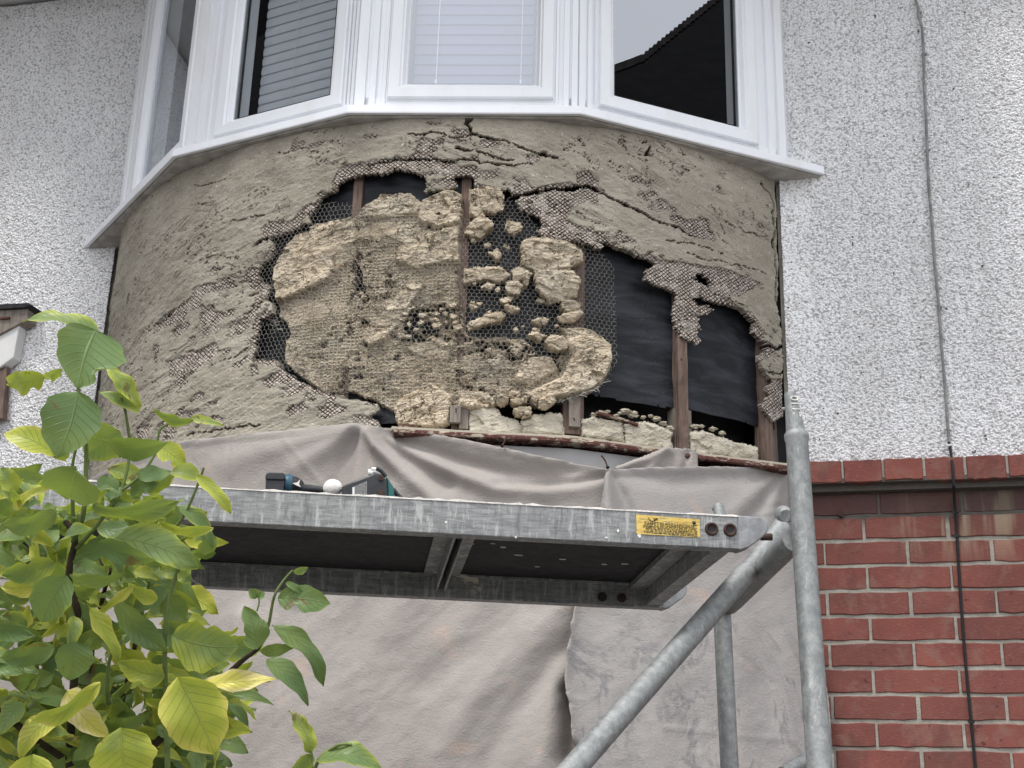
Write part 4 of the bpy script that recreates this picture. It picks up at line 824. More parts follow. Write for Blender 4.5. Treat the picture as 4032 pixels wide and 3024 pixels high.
# ---- chicken wire
def chicken_wire():
    W0, H0 = .0150, .0118; mb_v, mb_f = [], []
    REG = bp([(573, 512), (640, 490), (675, 455), (700, 440), (768, 440), (800, 455), (900, 470), (1000, 480), (1050, 470), (1098, 425), (1130, 455), (1172, 500), (1242, 527), (1290, 536), (1327, 571), (1331, 740), (1334, 775), (1305, 835), (1240, 862), (1150, 868), (1000, 862), (900, 850), (715, 852), (600, 780), (553, 768), (552, 690), (590, 660), (560, 600), (560, 560)], -.014)
    s0 = min(q[0] for q in REG); s1 = max(q[0] for q in REG); z0 = min(q[1] for q in REG); z1 = max(q[1] for q in REG); segs = []
    nj = int((z1 - z0) / H0) + 1; ni = int((s1 - s0) / (W0 / 2)) + 1
    def pt(i, j): return s0 + i * W0 / 2, z0 + j * H0 + (H0 / 6 if (i + j) % 2 else -H0 / 6)
    for j in range(nj):
        for i in range(ni):
            segs.append((pt(i, j), pt(i + 1, j)))
            if (i + j) % 2: segs.append((pt(i, j), pt(i, j + 1)))
    A = np.array(segs); mid = A.mean(1); k = inpoly(mid[:, 0], mid[:, 1], REG); A = A[k]
    A = A + .0016 * np.stack([fbm(A[..., 0] / .01, A[..., 1] / .01, 2, 5), fbm(A[..., 0] / .01, A[..., 1] / .01, 2, 6)], -1)
    A[..., 1] += .010 * fbm(A[..., 0] / .12, A[..., 1] / .12, 2, 7)
    hh = -.013 + .006 * fbm(A[..., 0] / .09, A[..., 1] / .09, 3, 8) + .0008 * fbm(A[..., 0] / .004, A[..., 1] / .004, 1, 9)
    P = bow(A[..., 0], A[..., 1], hh); p, q = P[:, 0], P[:, 1]; t = q - p; t /= np.linalg.norm(t, axis=1, keepdims=True) + 1e-9
    n = p - np.array([BX, BY, 0]); n[:, 2] = 0; n /= np.linalg.norm(n, axis=1, keepdims=True); b = np.cross(t, n); r = .00075
    V = []
    for e in (p, q):
        for a in (0, 120, 240): V.append(e + r * (n * math.cos(rad(a)) + b * math.sin(rad(a))))
    V = np.stack(V, 1).reshape(-1, 3); n6 = np.arange(len(p))[:, None] * 6
    F = np.concatenate([n6 + np.array(f) for f in ((0, 1, 4, 3), (1, 2, 5, 4), (2, 0, 3, 5))])
    o = mesh_np('chicken_wire', V, F, M['wire'], None); tag(o, 'silvery hexagonal chicken wire stretched across the broken opening of the bay', 'wire mesh')
chicken_wire()
def frayed(P, n, h, spread, seed):
    rr = random.Random(seed); m = MB()
    for k in range(n):
        a = rr.random() * (len(P) - 1); i = int(a); f = a - i; u = P[i][0] * (1 - f) + P[i + 1][0] * f; v = P[i][1] * (1 - f) + P[i + 1][1] * f
        s, z = onBow(u, v, h); p = bow(np.array(s), np.array(z), h); L = rr.uniform(.010, .035); d = np.array([rr.uniform(-1, 1), rr.uniform(-.4, .1), rr.uniform(-.8, .3)]) * L
        m.tube([p, p + d * .5 + np.array([0, 0, rr.uniform(-.004, .004)]), p + d], .0009, 3)
    return m
m = frayed([(1150, 872), (1200, 866), (1240, 858), (1290, 838), (1310, 820)], 60, -.006, 1, 3); m2 = frayed([(592, 690), (600, 712)], 26, -.002, 1, 4)
tag(m.build('frayed_wire', M['wire']), 'tangled cut wire ends along the bottom of the thick render end', 'wire'); tag(m2.build('frayed_wire', M['wire']), 'tuft of cut wire ends hanging at the left gap', 'wire')

# ---- painted timber trim and window head over the ground floor bay
def pl(P, z): return [onZ(u, v, z)[:2] for u, v in P]
T1 = pl([(850, 938), (1000, 946), (1239, 958), (1500, 992), (1712, 1018)], 2.700)
print('trim', [tuple(np.round(p, 3)) for p in T1])
def wob(P, n=40, a=.0025, seed=0):
    P = [np.array(p) for p in P]; L = [0]
    for i in range(len(P) - 1): L.append(L[-1] + np.linalg.norm(P[i + 1] - P[i]))
    ts = sorted(set(list(np.linspace(0, L[-1], n)) + L)); out = []
    for t in ts: out.append(np.array([np.interp(t, L, [p[0] for p in P]), np.interp(t, L, [p[1] for p in P])]) + (np.random.RandomState(seed + int(t * 1000)).rand(2) - .5) * a)
    return out
sweep_plan(wob(T1, 60, .002, 1), [(0, 2.700), (.004, 2.704), (.004, 2.711), (-.002, 2.717), (-.10, 2.717), (-.10, 2.700)], 'timber_bead', M['trim'], house)
sweep_plan(wob(T1, 70, .005, 2), [(-.014, 2.718), (-.014, 2.727), (-.10, 2.730), (-.10, 2.718)], 'mortar_bed', M['block'], house)
T2 = pl([(1041, 936), (1120, 938), (1198, 942)], 2.735); sweep_plan(wob(T2, 20, .003, 3), [(.002, 2.729), (.004, 2.735), (.001, 2.743), (-.05, 2.745), (-.05, 2.729)], 'timber_bead', M['trim'], house)
T3 = pl([(1262, 949), (1400, 965), (1560, 988), (1670, 1004)], 2.735); sweep_plan(wob(T3, 40, .003, 4), [(.0, 2.729), (.003, 2.735), (.0, 2.744), (-.05, 2.746), (-.05, 2.729)], 'timber_bead', M['trim'], house)
T4 = pl([(862, 922), (910, 925), (962, 931)], 2.742); sweep_plan(wob(T4, 14, .003, 5), [(.0, 2.734), (.003, 2.740), (.0, 2.750), (-.05, 2.750), (-.05, 2.734)], 'timber_bead', M['trim'], house)
sweep_plan(pl([(1010, 948), (1239, 959), (1440, 985)], 2.700), [(-.020, 2.60), (-.020, 2.655), (-.024, 2.655), (-.024, 2.693), (-.09, 2.693), (-.09, 2.60)], 'window_head', m_simple('shaded_white_upvc', (.36, .36, .355), .6, 0, .1, 8), house)  # white plastic coloured grey, its shade put into the colour
lw = MB()
for a, b in zip(T1[:-1], T1[1:]):
    t = (b - a) / np.linalg.norm(b - a); n = np.array([t[1], -t[0]]); a_, b_ = a - n * .05, b - n * .05
    lw.add([(a_[0], a_[1], .0), (b_[0], b_[1], .0), (b_[0], b_[1], 2.60), (a_[0], a_[1], 2.60)], [(0, 1, 2, 3)])
lw.build('ground_floor_window', M['dark'], house)

# ================================================================== dust sheets
def bowy(x, off):
    q_ = (BR + off) ** 2 - (x - BX) ** 2
    return np.where(q_ > 0, BY - np.sqrt(np.maximum(q_, 0)), 9.0)
def ysurf(x, off, right): 
    lim = np.where(x < -1.3, YL, 0.0) - .045
    return np.minimum(bowy(x, off), lim)
def onSurf(u, v, off, right=True):
    d = ray(u, v); t = 2.9
    for _ in range(40):
        p = CAM + d * t; yy = float(ysurf(np.array(p[0]), off, right)); t += (yy - p[1]) / d[1] * .6
    p = CAM + d * t; return p[0], p[2]
def dust_sheet(name, label, mat, offs, left, right, top, zbot, ridges, seed, wr, hem=.018, gs=.0075):
    TP = [onSurf(u, v, offs[0]) for u, v in top]; tx = [p[0] for p in TP]; tz = [p[1] for p in TP]
    x0 = min([left[0][0], tx[0]] + [p[0] for p in left]); x1 = max([tx[-1]] + [p[0] for p in right])
    X, Z = np.meshgrid(np.arange(x0, x1 + gs, gs), np.arange(zbot, max(tz) + gs, gs), indexing='ij')
    zt = np.interp(X, tx, tz); lx = np.interp(-Z, [-p[1] for p in left], [p[0] for p in left]); rx = np.interp(-Z, [-p[1] for p in right], [p[0] for p in right])
    lx = lx + .004 * fbm(Z / .03, X * 0, 3, seed + 50); rx = rx + .003 * fbm(Z / .03, X * 0, 3, seed + 51)
    # stretch grid rows so the top row follows the hem exactly
    Zc = np.minimum(Z, zt + .002 * fbm(X / .02, X * 0, 3, seed)); Xc = np.clip(X, lx, rx)
    m = (Z < zt + gs) & (X > lx - gs) & (X < rx + gs)
    D = np.zeros(X.shape)
    for P, wd, a in ridges:
        R = [onSurf(u, v, offs[0]) for u, v in P]; L = np.linspace(0, 1, len(R)); dd = dline(Xc, Zc, R)
        fall = 1.0
        if len(np.atleast_1d(wd)) == 2:                # widening fold: width from first to last point
            dl = np.hypot(Xc - R[0][0], Zc - R[0][1]) / (np.hypot(R[-1][0] - R[0][0], R[-1][1] - R[0][1]) + 1e-6); w_ = wd[0] + (wd[1] - wd[0]) * np.clip(dl, 0, 1)
        else: w_ = wd
        D += a * np.exp(-(dd / w_) ** 2)
    U = Xc * math.cos(.8) + Zc * math.sin(.8); V_ = -Xc * math.sin(.8) + Zc * math.cos(.8)
    D += wr * (.017 * fbm(U / .75, V_ / .22, 3, seed + 1) + .007 * fbm(U / .25, V_ / .07, 3, seed + 2) + .0022 * fbm(U / .04, V_ / .016, 4, seed + 3)) * sstep(0, .25, zt - Zc)
    cr_ = np.zeros(X.shape)
    rc = random.Random(seed)
    for _ in range(16):
        cx0, cz0 = rc.uniform(x0, x1), rc.uniform(1.6, max(tz)); an = rc.choice([.05, .9, -.8, 1.5, .5]) + rc.uniform(-.2, .2); L_ = rc.uniform(.10, .45)
        dd = dline(Xc, Zc, [(cx0, cz0), (cx0 + L_ * .5 * math.cos(an), cz0 + L_ * .5 * math.sin(an) + rc.uniform(-.01, .01)), (cx0 + L_ * math.cos(an), cz0 + L_ * math.sin(an))]); cr_ += rc.choice([-1, 1]) * .0035 * np.exp(-(dd / .006) ** 2)
    D += cr_
    D += .0045 * (1 - sstep(hem * .8, hem, zt - Zc)) + .0022 * fbm(Xc / .05, Zc / .05, 3, seed + 6)
    off = offs[0] + (offs[1] - offs[0]) * sstep(0, 1.6, zt - Zc)
    Y = ysurf(Xc, off, True) - D
    I = np.arange(X.size).reshape(X.shape); mc = (m[:-1, :-1] & m[1:, 1:] & m[1:, :-1] & m[:-1, 1:])
    F = np.stack([I[:-1, :-1][mc], I[1:, :-1][mc], I[1:, 1:][mc], I[:-1, 1:][mc]], -1); P = np.stack([Xc, Y, Zc], -1).reshape(-1, 3)
    used = np.unique(F); rm_ = np.zeros(len(P), int); rm_[used] = np.arange(len(used))
    o = mesh_np(name, P[used], rm_[F], mat); so_ = o.modifiers.new('cloth', 'SOLIDIFY'); so_.thickness = .002; so_.offset = 0
    return tag(o, label, 'dust sheet')
def RL(P, off): return [onSurf(u, v, off) for u, v in P]
TOPL = [(300, 990), (340, 972), (400, 953), (480, 945), (620, 931), (760, 917), (785, 916), (820, 922), (870, 929), (1010, 951), (1083, 967), (1160, 984), (1240, 999), (1312, 1012)]
kx, kz = onSurf(1312, 1012, .035)
dust_sheet('dust_sheet', 'large creased beige dust sheet pinned along the foot of the bay, left of the knot', M['cloth'], (.035, .10), [(-3.4, 3.2), (-3.4, 1.0)], [(kx + .01, 3.0), (kx + .01, 2.0), (kx + .1, 1.0), (kx + .1, .2)], TOPL, .2,
           [([(790, 922), (815, 965), (870, 1012), (940, 1070), (1000, 1200)], (.012, .05), .034), ([(788, 920), (850, 975), (905, 1020), (960, 1050)], (.010, .03), -.024), ([(787, 920), (900, 968), (1000, 1000), (1100, 1025), (1200, 1030), (1312, 1016)], (.016, .04), -.030),
            ([(800, 928), (960, 1010), (1060, 1052), (1180, 1062), (1312, 1022)], (.014, .035), .030), ([(1080, 1046), (1160, 1046), (1240, 1042), (1300, 1026)], .014, -.028), ([(1050, 1080), (1150, 1120), (1230, 1250)], .07, .02),
            ([(782, 922), (700, 975), (640, 1010)], (.012, .04), .018), ([(782, 922), (740, 1000), (720, 1060)], (.01, .03), -.014), ([(770, 925), (620, 965), (500, 1000)], (.012, .05), .014), ([(784, 922), (780, 980), (775, 1060)], (.008, .03), .012),
            ([(1228, 1310), (1140, 1400), (1040, 1500), (950, 1659)], .04, .014), ([(1225, 1400), (1160, 1480), (1090, 1580), (1050, 1659)], .03, -.012), ([(1222, 1450), (1200, 1530), (1185, 1600), (1170, 1659)], .035, .016), ([(1240, 1500), (1240, 1560), (1236, 1640)], .030, -.060),
            ([(900, 1300), (820, 1400), (700, 1560)], .06, .010), ([(1130, 1310), (1030, 1400), (930, 1480)], .04, -.008), ([(640, 1330), (600, 1500), (560, 1659)], .05, -.018), ([(530, 1340), (500, 1500), (480, 1659)], .03, .02)], 400, .72)
dust_sheet('dust_sheet', 'grey stained dust sheet hanging right of the knot behind the scaffold', M['cloth2'], (.050, .15), RL([(1312, 1008), (1300, 1060), (1285, 1120), (1240, 1300), (1226, 1400), (1222, 1470), (1236, 1560), (1248, 1640)], .09) + [(-.78, .2)],
           [onSurf(1702, 1012, .05), onSurf(1712, 1200, .05), onSurf(1760, 1340, .05), onSurf(1783, 1450, .05), onSurf(1803, 1659, .05), (.09, .2)], [(1200, 1014), (1312, 1013), (1400, 1010), (1500, 1008), (1600, 1009), (1690, 1010), (1720, 1012)], .2,
           [([(1312, 1014), (1316, 1060), (1319, 1110), (1325, 1200)], (.006, .040), .045), ([(1316, 1020), (1345, 1070), (1365, 1130)], (.008, .02), -.016), ([(1690, 1016), (1640, 1060), (1590, 1110)], (.010, .03), .014), ([(1694, 1020), (1670, 1090), (1660, 1180)], (.01, .03), .018), ([(1692, 1018), (1655, 1075), (1610, 1130)], (.006, .02), -.012),
            ([(1330, 1018), (1450, 1040), (1600, 1030), (1690, 1016)], .03, -.012), ([(1232, 1310), (1224, 1400), (1222, 1480), (1240, 1600)], .018, .026), ([(1290, 1330), (1285, 1480), (1300, 1659)], .05, -.014), ([(1420, 1330), (1440, 1500), (1430, 1659)], .06, .014), ([(1640, 1200), (1660, 1400), (1650, 1659)], .05, -.012)], 500, .5)
def flap():
    P = [onSurf(u, v, .06) for u, v in [(1322, 1006), (1400, 974), (1432, 961), (1500, 962), (1506, 1010), (1400, 1014), (1330, 1014)]]
    xs = [p[0] for p in P]; zs = [p[1] for p in P]; X, Z = np.meshgrid(np.arange(min(xs), max(xs), .004), np.arange(min(zs), max(zs), .004), indexing='ij'); m = inpoly(X, Z, P)[:-1, :-1]
    R = [onSurf(u, v, .06) for u, v in ((1330, 1008), (1400, 985), (1440, 964))]; R2 = [onSurf(u, v, .06) for u, v in ((1484, 964), (1474, 1008))]; R3 = [onSurf(u, v, .06) for u, v in ((1440, 970), (1400, 1008))]
    D = .018 * np.exp(-(dline(X, Z, R) / .012) ** 2) - .012 * np.exp(-(dline(X, Z, R2) / .008) ** 2) + .012 * np.exp(-(dline(X, Z, R3) / .012) ** 2) + .003 * fbm(X / .04, Z / .03, 3, 77)
    Y = ysurf(X, .030, True) - D; I = np.arange(X.size).reshape(X.shape); F = np.stack([I[:-1, :-1][m], I[1:, :-1][m], I[1:, 1:][m], I[:-1, 1:][m]], -1)
    PP = np.stack([X, Y, Z], -1).reshape(-1, 3); used = np.unique(F); rm_ = np.zeros(len(PP), int); rm_[used] = np.arange(len(used))
    o = mesh_np('cloth_flap', PP[used], rm_[F], M['cloth']); s_ = o.modifiers.new('cloth', 'SOLIDIFY'); s_.thickness = .003; tag(o, 'small triangular folded flap of dust sheet pinned above the knot', 'dust sheet')
flap()
for (a, b, lab) in (((1094, 938), (1086, 964), 'long nail holding the sloping top edge of the beige dust sheet'), ((1298, 982), (1313, 1010), 'bent nail at the knot where the dust sheets meet')):
    pa = np.array(onSurf(*a, .02)); pb = np.array(onSurf(*b, .05)); A = np.array([pa[0], float(ysurf(np.array(pa[0]), .01, True)), pa[1]]); B = np.array([pb[0], float(ysurf(np.array(pb[0]), .055, True)), pb[1]])
    m = MB(); m.tube([A, (A + B) / 2 + (.002, 0, .002), B], .0026, 6); e = B - A; e /= np.linalg.norm(e); m.tube([B, B + e * .003], .005, 8); tag(m.build('nail', M['rust']), lab, 'nail')

# ================================================================== staging board
ZD = 2.090
A_ = onZ(1000, 1155, ZD); B_ = onZ(1596, 1186, ZD); E1 = (A_ - B_) / np.linalg.norm(A_ - B_); E2 = np.array([E1[1], -E1[0], 0.0])
if E2[1] < 0: E2 = -E2
UP = np.array([0, 0, 1.0]); AX = [E1, E2, UP]
def face(u, v, off=0.0): return onPlane(u, v, A_ + E2 * off, E2)
HB = face(1000, 1083)[2] - ZD; LEN = 2.6; WD = .60
print('board: height %.3f' % HB, 'end', B_, 'dir', E1)
board = thing('staging_board', 'long grey aluminium staging board with black plywood deck, resting on the scaffold frame', 'staging', B_)
def bb(mb, a0, a1, b0, b1, z0, z1):               # box in board space: along, across, up
    mb.box(E1 * (a0 + a1) / 2 + E2 * (b0 + b1) / 2 + UP * (z0 + z1) / 2, (abs(a1 - a0), abs(b1 - b0), abs(z1 - z0)), AX)
for b0, nm in ((0, 'side_rail'), (WD - .030, 'side_rail')):
    m = MB(); bb(m, 0, LEN, b0, b0 + .030, 0.0, HB); o = m.build(nm, M['beam'], board, bevel=.0015)
    m = MB(); bb(m, .0, LEN, (b0 + .0305 if b0 == 0 else b0 - .0095), (b0 + .040 if b0 == 0 else b0 - .0005), HB - .012, HB - .008); m.build('rail_flange', M['beam'], board)
m = MB(); bb(m, .03, LEN, .032, WD - .032, HB - .007, HB - .0005); m.build('plywood_deck', M['ply'], board)
def cross(a, w_, nm):
    m = MB(); bb(m, a - w_, a - .006, .032, WD - .032, HB - .014, HB - .0085); bb(m, a - .010, a - .006, .032, WD - .032, .012, HB - .014); 
    bb(m, a + .006, a + w_, .032, WD - .032, HB - .014, HB - .0085); bb(m, a + .006, a + .010, .032, WD - .032, .012, HB - .014)
    return m.build(nm, M['beam'], board, bevel=.0008)
ac = np.dot(onZ(972, 1190, ZD + HB - .014) - B_, E1); cross(ac, .036, 'cross_member')
m = MB(); bb(m, .004, .034, .032, WD - .032, .004, HB - .001); bb(m, .036, .070, .032, WD - .032, HB - .020, HB - .0085); m.build('end_member', M['beam'], board, bevel=.001)
for b0, d in ((-.001, .032), (WD - .031, .032)):
    P = [face(u, v) - B_ for u, v in ((1594, 1113.5), (1640, 1116.5), (1650, 1118), (1656, 1123), (1660, 1134), (1658, 1148), (1648, 1160), (1618, 1182), (1600, 1188), (1594, 1186.5))]
    m = MB(); m.prism([p + E2 * b0 for p in P], E2 * d); m.build('end_cap', m_simple('grey_cast_aluminium', (.25, .255, .26), .55, .3, .25, 40), board, bevel=.002)
for u, v, b in ((1537, 1143, 0), (1577, 1145, 0)):
    c = face(u, v) - B_; m = MB(); k = 18
    for r0, r1, y0, y1 in ((.0105, .0085, -.004, -.0045), (.0085, .0055, -.0045, -.0015), (.0115, .0105, .0, -.004)):
        V = [c + E1 * r * math.cos(2 * math.pi * i / k) + UP * r * math.sin(2 * math.pi * i / k) + E2 * y for r, y in ((r0, y0), (r1, y1)) for i in range(k)]
        m.add(V, [(i, (i + 1) % k, k + (i + 1) % k, k + i) for i in range(k)])
    m.build('hollow_rivet', M['rust'], board); m = MB(); m.tube([c - E2 * .0012, c + E2 * .001], .0057, 14); m.build('rivet_hole', M['dark'], board)
for a in (.085, .125):
    c = E1 * a + E2 * (WD - .0305) + UP * HB * .30; m = MB(); m.tube([c, c - E2 * .003], .0095, 14); m.build('hollow_rivet', M['rust'], board); m = MB(); m.tube([c - E2 * .002, c - E2 * .0036], .005, 12); m.build('rivet_hole', M['dark'], board)
# paint-caked top lip and spatters
rs = random.Random(3); m = MB(); a = 0; pa_ = []
while a < LEN: pa_.append((a, HB + max(.0003, rs.gauss(.0014, .0010)))); a += rs.uniform(.004, .02)
m.prism([E1 * x - E2 * .0012 + UP * z for x, z in pa_] + [E1 * pa_[-1][0] - E2 * .0012 + UP * (HB - .0012), E1 * 0 - E2 * .0012 + UP * (HB - .0012)], E2 * .007)
m.build('paint_crust', M['white'], board)
def splat(u, v, r, z, nm='paint_splash', mat='white', sq=.5, seed=0, plane='z'):
    m = MB(); rr = random.Random(seed + int(u)); n = 14
    c = (onZ(u, v, z) if plane == 'z' else face(u, v, -.0012)) - B_; a1, a2 = (E1, E2) if plane == 'z' else (E1, UP)
    r = r * (.6 if plane == 'f' else 1); V = [c + a1 * r * math.cos(2 * math.pi * i / n) * rr.uniform(.8, 1.2) + a2 * r * sq * math.sin(2 * math.pi * i / n) * rr.uniform(.75, 1.25) for i in range(n)]
    nn = (UP if plane == 'z' else E2) * .0014; m.prism(V, nn); return m.build(nm, M[mat], board)
zd = ZD + HB - .0083
splat(1443, 1197, .0135, zd, 'pale_disc', 'white', .8)  # pale disc laid on the deck underside, nothing is cut through
for u, v, r, q in ((1305, 1220, .007, .5), (1349, 1219, .009, .35), (1215, 1209, .008, .4), (1087, 1183, .007, .6), (1065, 1175, .005, .3), (1020, 1176, .005, .3), (1120, 1200, .010, .3), (1160, 1225, .006, .3)): splat(u, v, r * .8, zd - .0001, sq=q, mat='soffit')
for u, v, r, q in ((1381, 1157, .0045, 1.6), (1114, 1160, .003, 1.0), (963, 1128, .003, 1.2), (1310, 1161, .004, .6), (1335, 1146, .003, 1.4)): splat(u, v, r, 0, sq=q, plane='f')
# yellow plate with scratched lines and a scribble
def m_plate():
    t = NT('yellow_plate'); c = t.coord(); n = t.noise(t.coord(scale=(.35, .35, 3)), 120, 5, .75, .3); k = t.noise(c, 40, 5, .7)
    col = t.mix(t.ramp(k, .3, .7), (.56, .38, .085), (.66, .50, .16)); col = t.mix(t.math('MULTIPLY', t.ramp(n, .53, .60), .85), col, (.14, .115, .065)); col = t.mix(t.ramp(k, .63, .68), col, (.28, .28, .24))
    return t.pbr(col, .6, 0, None, .3)
c0, c1, c2, c3 = [face(u, v, -.0006) - B_ for u, v in ((1374, 1111.5), (1511, 1122), (1512.5, 1161), (1375, 1153.5))]
m = MB(); m.prism([c0, c1, c2, c3], -E2 * .0008); pt = m.build('maker_plate', m_plate(), board)
pr = lambda a, b: c0 + (c1 - c0) * a + (c3 - c0) * b - E2 * .0012
m = MB(); rs = random.Random(9)
for P in ([(.19, .12), (.21, .24), (.25, .29), (.28, .27), (.28, .10)], [(.31, .12), (.29, .26)], [(.30, .12), (.34, .13)], [(.30, .19), (.335, .19)]): m.tube([pr(*p) for p in P], .0007, 5)
for j in range(9):
    b = .34 + .068 * j; a = .10 + rs.random() * .05
    while a < .93:
        L_ = rs.uniform(.015, .07); m.tube([pr(a, b), pr(min(a + L_, .95), b + rs.uniform(-.004, .004))], .00045, 4); a += L_ + rs.uniform(.006, .02)
m.tube([pr(.885, .22), pr(.93, .19)], .0028, 8)
m.build('plate_lettering', M['black'], pt)

# ================================================================== tubular scaffold frame
fr_ = thing('scaffold_frame', 'galvanised tubular scaffold frame with tapered upright and slanting brace at the right', 'scaffold', onY(1743, 1659, -1.95) * (1, 1, 0))
F0 = np.array(fr_.location)
def part(mb, nm, mat='steel', sm=True, par=None, base=F0): 
    for i, v in enumerate(mb.v): mb.v[i] = tuple(np.array(v) - base)
    return mb.build(nm, M[mat] if isinstance(mat, str) else mat, par or fr_, smooth=sm)
RT = .0192
a1 = onY(1720.5, 940, -1.80); a0 = onY(1770, 1659, -1.93); dv = (a0 - a1) / np.linalg.norm(a0 - a1); base = a0 + dv * (a0[2] / -dv[2])
tipA = onY(1706, 848, -1.80); kk = (tipA - a1); LT = np.linalg.norm(kk); kk /= LT
m = MB(); m.tube([base, a0, a1 + dv * .012, a1 + dv * .008, a1, a1 - dv * .004], [RT, RT, RT, RT + .0018, RT + .0018, RT - .001], 28); post = part(m, 'upright')
m = MB(); m.tube([a1 - dv * .003, a1 + kk * LT * .12, a1 + kk * LT * .5, a1 + kk * LT * .93, a1 + kk * LT * .985, a1 + kk * LT], [RT - .0012, RT - .003, RT - .0058, RT - .0088, RT - .0095, RT - .0125], 28); part(m, 'tapered_spigot')
q_ = onY(1692, 884, -1.80); m = MB(); m.tube([q_ + _r * .008, q_ - _r * .003], [.0042, .0036], 10); part(m, 'locking_pin')
# stamped number running down the spigot, its highlights imitated by white colour
tc = bpy.data.curves.new('stamped_number', 'FONT'); tc.body = '0117'; tc.size = .020; tc.extrude = .0006; tc.align_x = 'CENTER'; tc.align_y = 'CENTER'
to = bpy.data.objects.new('stamped_number', tc); COL.objects.link(to)
pc = a1 + kk * LT * .62; view = CAM - pc; view /= np.linalg.norm(view); ax_ = -kk; side = np.cross(ax_, view); side /= np.linalg.norm(side); nrm = np.cross(side, ax_)
dd_ = nrm * math.cos(.45) + (-side) * math.sin(.45) * (1 if np.dot(side, _r) < 0 else -1); dd_ /= np.linalg.norm(dd_); xx = np.cross(dd_, ax_); yy_ = np.cross(dd_, -ax_)
X_ = ax_; Z_ = dd_; Y_ = np.cross(Z_, X_); pos = pc + dd_ * (RT - .0066) - F0
bpy.context.view_layer.update()
dg = bpy.context.evaluated_depsgraph_get(); me = bpy.data.meshes.new_from_object(to.evaluated_get(dg)); bpy.data.objects.remove(to)
me.materials.clear(); me.materials.append(M['white']); no = bpy.data.objects.new('stamped_number', me); COL.objects.link(no); no.parent = fr_
no.matrix_local = Matrix(((X_[0], Y_[0], Z_[0], pos[0]), (X_[1], Y_[1], Z_[1], pos[1]), (X_[2], Y_[2], Z_[2], pos[2]), (0, 0, 0, 1)))
# far upright with its thin locking stub
b1 = onY(1560, 1332, -1.42); b0 = onY(1576, 1659, -1.42); dv2 = (b0 - b1) / np.linalg.norm(b0 - b1); bb0 = b0 + dv2 * (b0[2] / -dv2[2])
m = MB(); m.tube([bb0, b0, b1 - dv2 * .01], .0172, 24); part(m, 'upright')
s1_ = onY(1551, 1088, -1.42); s0_ = onY(1558, 1135, -1.42); m = MB(); m.tube([s0_ + (s0_ - s1_) * .1, s0_, s1_ + (s0_ - s1_) * .1, s1_], [.0125, .0125, .011, .007], 14); hk = onY(1540, 1097, -1.42); m.tube([s1_ + (s0_ - s1_) * .3, hk], [.006, .005], 8); part(m, 'locking_stub')
# rung between the two uprights
r0 = onY(1578, 1304, -1.44); r1 = onY(1704, 1178, -1.80); rd = (r1 - r0) / np.linalg.norm(r1 - r0)
m = MB(); m.tube([r0 - rd * .022, r0 - rd * .01, r0 + rd * .02, r1, r1 + rd * .03], [.010, .0185, .0195, .0195, .0195], 24); part(m, 'rung')
# slanting brace coming towards the viewer, with its forged claw
p2 = atD(1212, 1690, 1.98); p1 = atD(1611, 1238, 2.42); bd = (p1 - p2) / np.linalg.norm(p1 - p2); ptop = atD(1690, 1140, 2.50)
lowend = p2 - bd * ((p2[2] - .02) / bd[2])
m = MB(); m.tube([lowend, p2, p1 - bd * .008, p1 - bd * .004, p1, p1 + bd * .003], [RT, RT, RT, RT + .0012, RT + .0012, RT - .002], 28); br = part(m, 'brace')
m = MB(); td = (ptop - p1); tl = np.linalg.norm(td); td /= tl
m.tube([p1, p1 + td * tl * .12, p1 + td * tl * .45, p1 + td * tl * .75, p1 + td * tl], [RT - .0015, RT - .002, .0160, .0195, .0215], 24); part(m, 'claw')
cc = atD(1700, 1120, 2.47); 
for q_, (u, v, r) in enumerate(((1694, 1112, .016), (1702, 1140, .015), (1683, 1165, .014))):
    c = atD(u, v, 2.50); m = MB(); m.tube([c - _f * .018, c - _f * .012, c + _f * .012, c + _f * .018], [r * .7, r, r, r * .7], 20); part(m, 'claw_cheek' if q_ < 2 else 'claw_tail')
c = atD(1648, 1160, 2.36); m = MB(); m.tube([c - _r * .004, c + _r * .016], .0062, 10); part(m, 'bolt', 'rust')
m = MB(); m.tube([atD(1690, 1672, 2.35), atD(1742, 1640, 2.42)], .0125, 16); part(m, 'rung')

# ================================================================== things on the board
OFF = .11
def fp(u, v, o=OFF): return face(u, v, o)
zt_ = ZD + HB - .018
t1 = thing('power_tool', 'black power tool with blue collar lying at the left on the staging board', 'power tool', fp(600, 1060)); T0 = np.array(t1.location)
def tp(mb, nm, mat, par, b0, sm=False, bev=0):
    for i, v in enumerate(mb.v): mb.v[i] = tuple(np.array(v) - b0)
    return mb.build(nm, M[mat], par, smooth=sm, bevel=bev)
m = MB(); m.prism([fp(u, v) for u, v in ((574, 1036), (576, 1034), (612, 1035), (614, 1040), (612, 1075), (572, 1075))], E2 * .05); tp(m, 'battery_pack', 'black', t1, T0, bev=.002)
m = MB(); m.prism([fp(u, v, OFF - .003) for u, v in ((573, 1028), (576, 1021), (582, 1019.5), (611, 1020), (616, 1024), (616, 1033), (613, 1037), (577, 1036), (573, 1034))], E2 * .056); tp(m, 'battery_cap', 'black', t1, T0, bev=.002)
def axis_tube(P, nm, mat, par, b0, o=OFF + .024):
    m = MB(); pts, rr = [], []
    for u, v0, v1 in P:
        a, b = face(u, v0, o), face(u, v1, o); pts.append((a + b) / 2); rr.append(np.linalg.norm(a - b) / 2)
    m.tube(pts, rr, 22); return tp(m, nm, mat, par, b0, True)
axis_tube([(615, 1027, 1070), (618, 1026, 1070), (624, 1025, 1070), (632, 1027.5, 1068)], 'collar', 'blue', t1, T0)
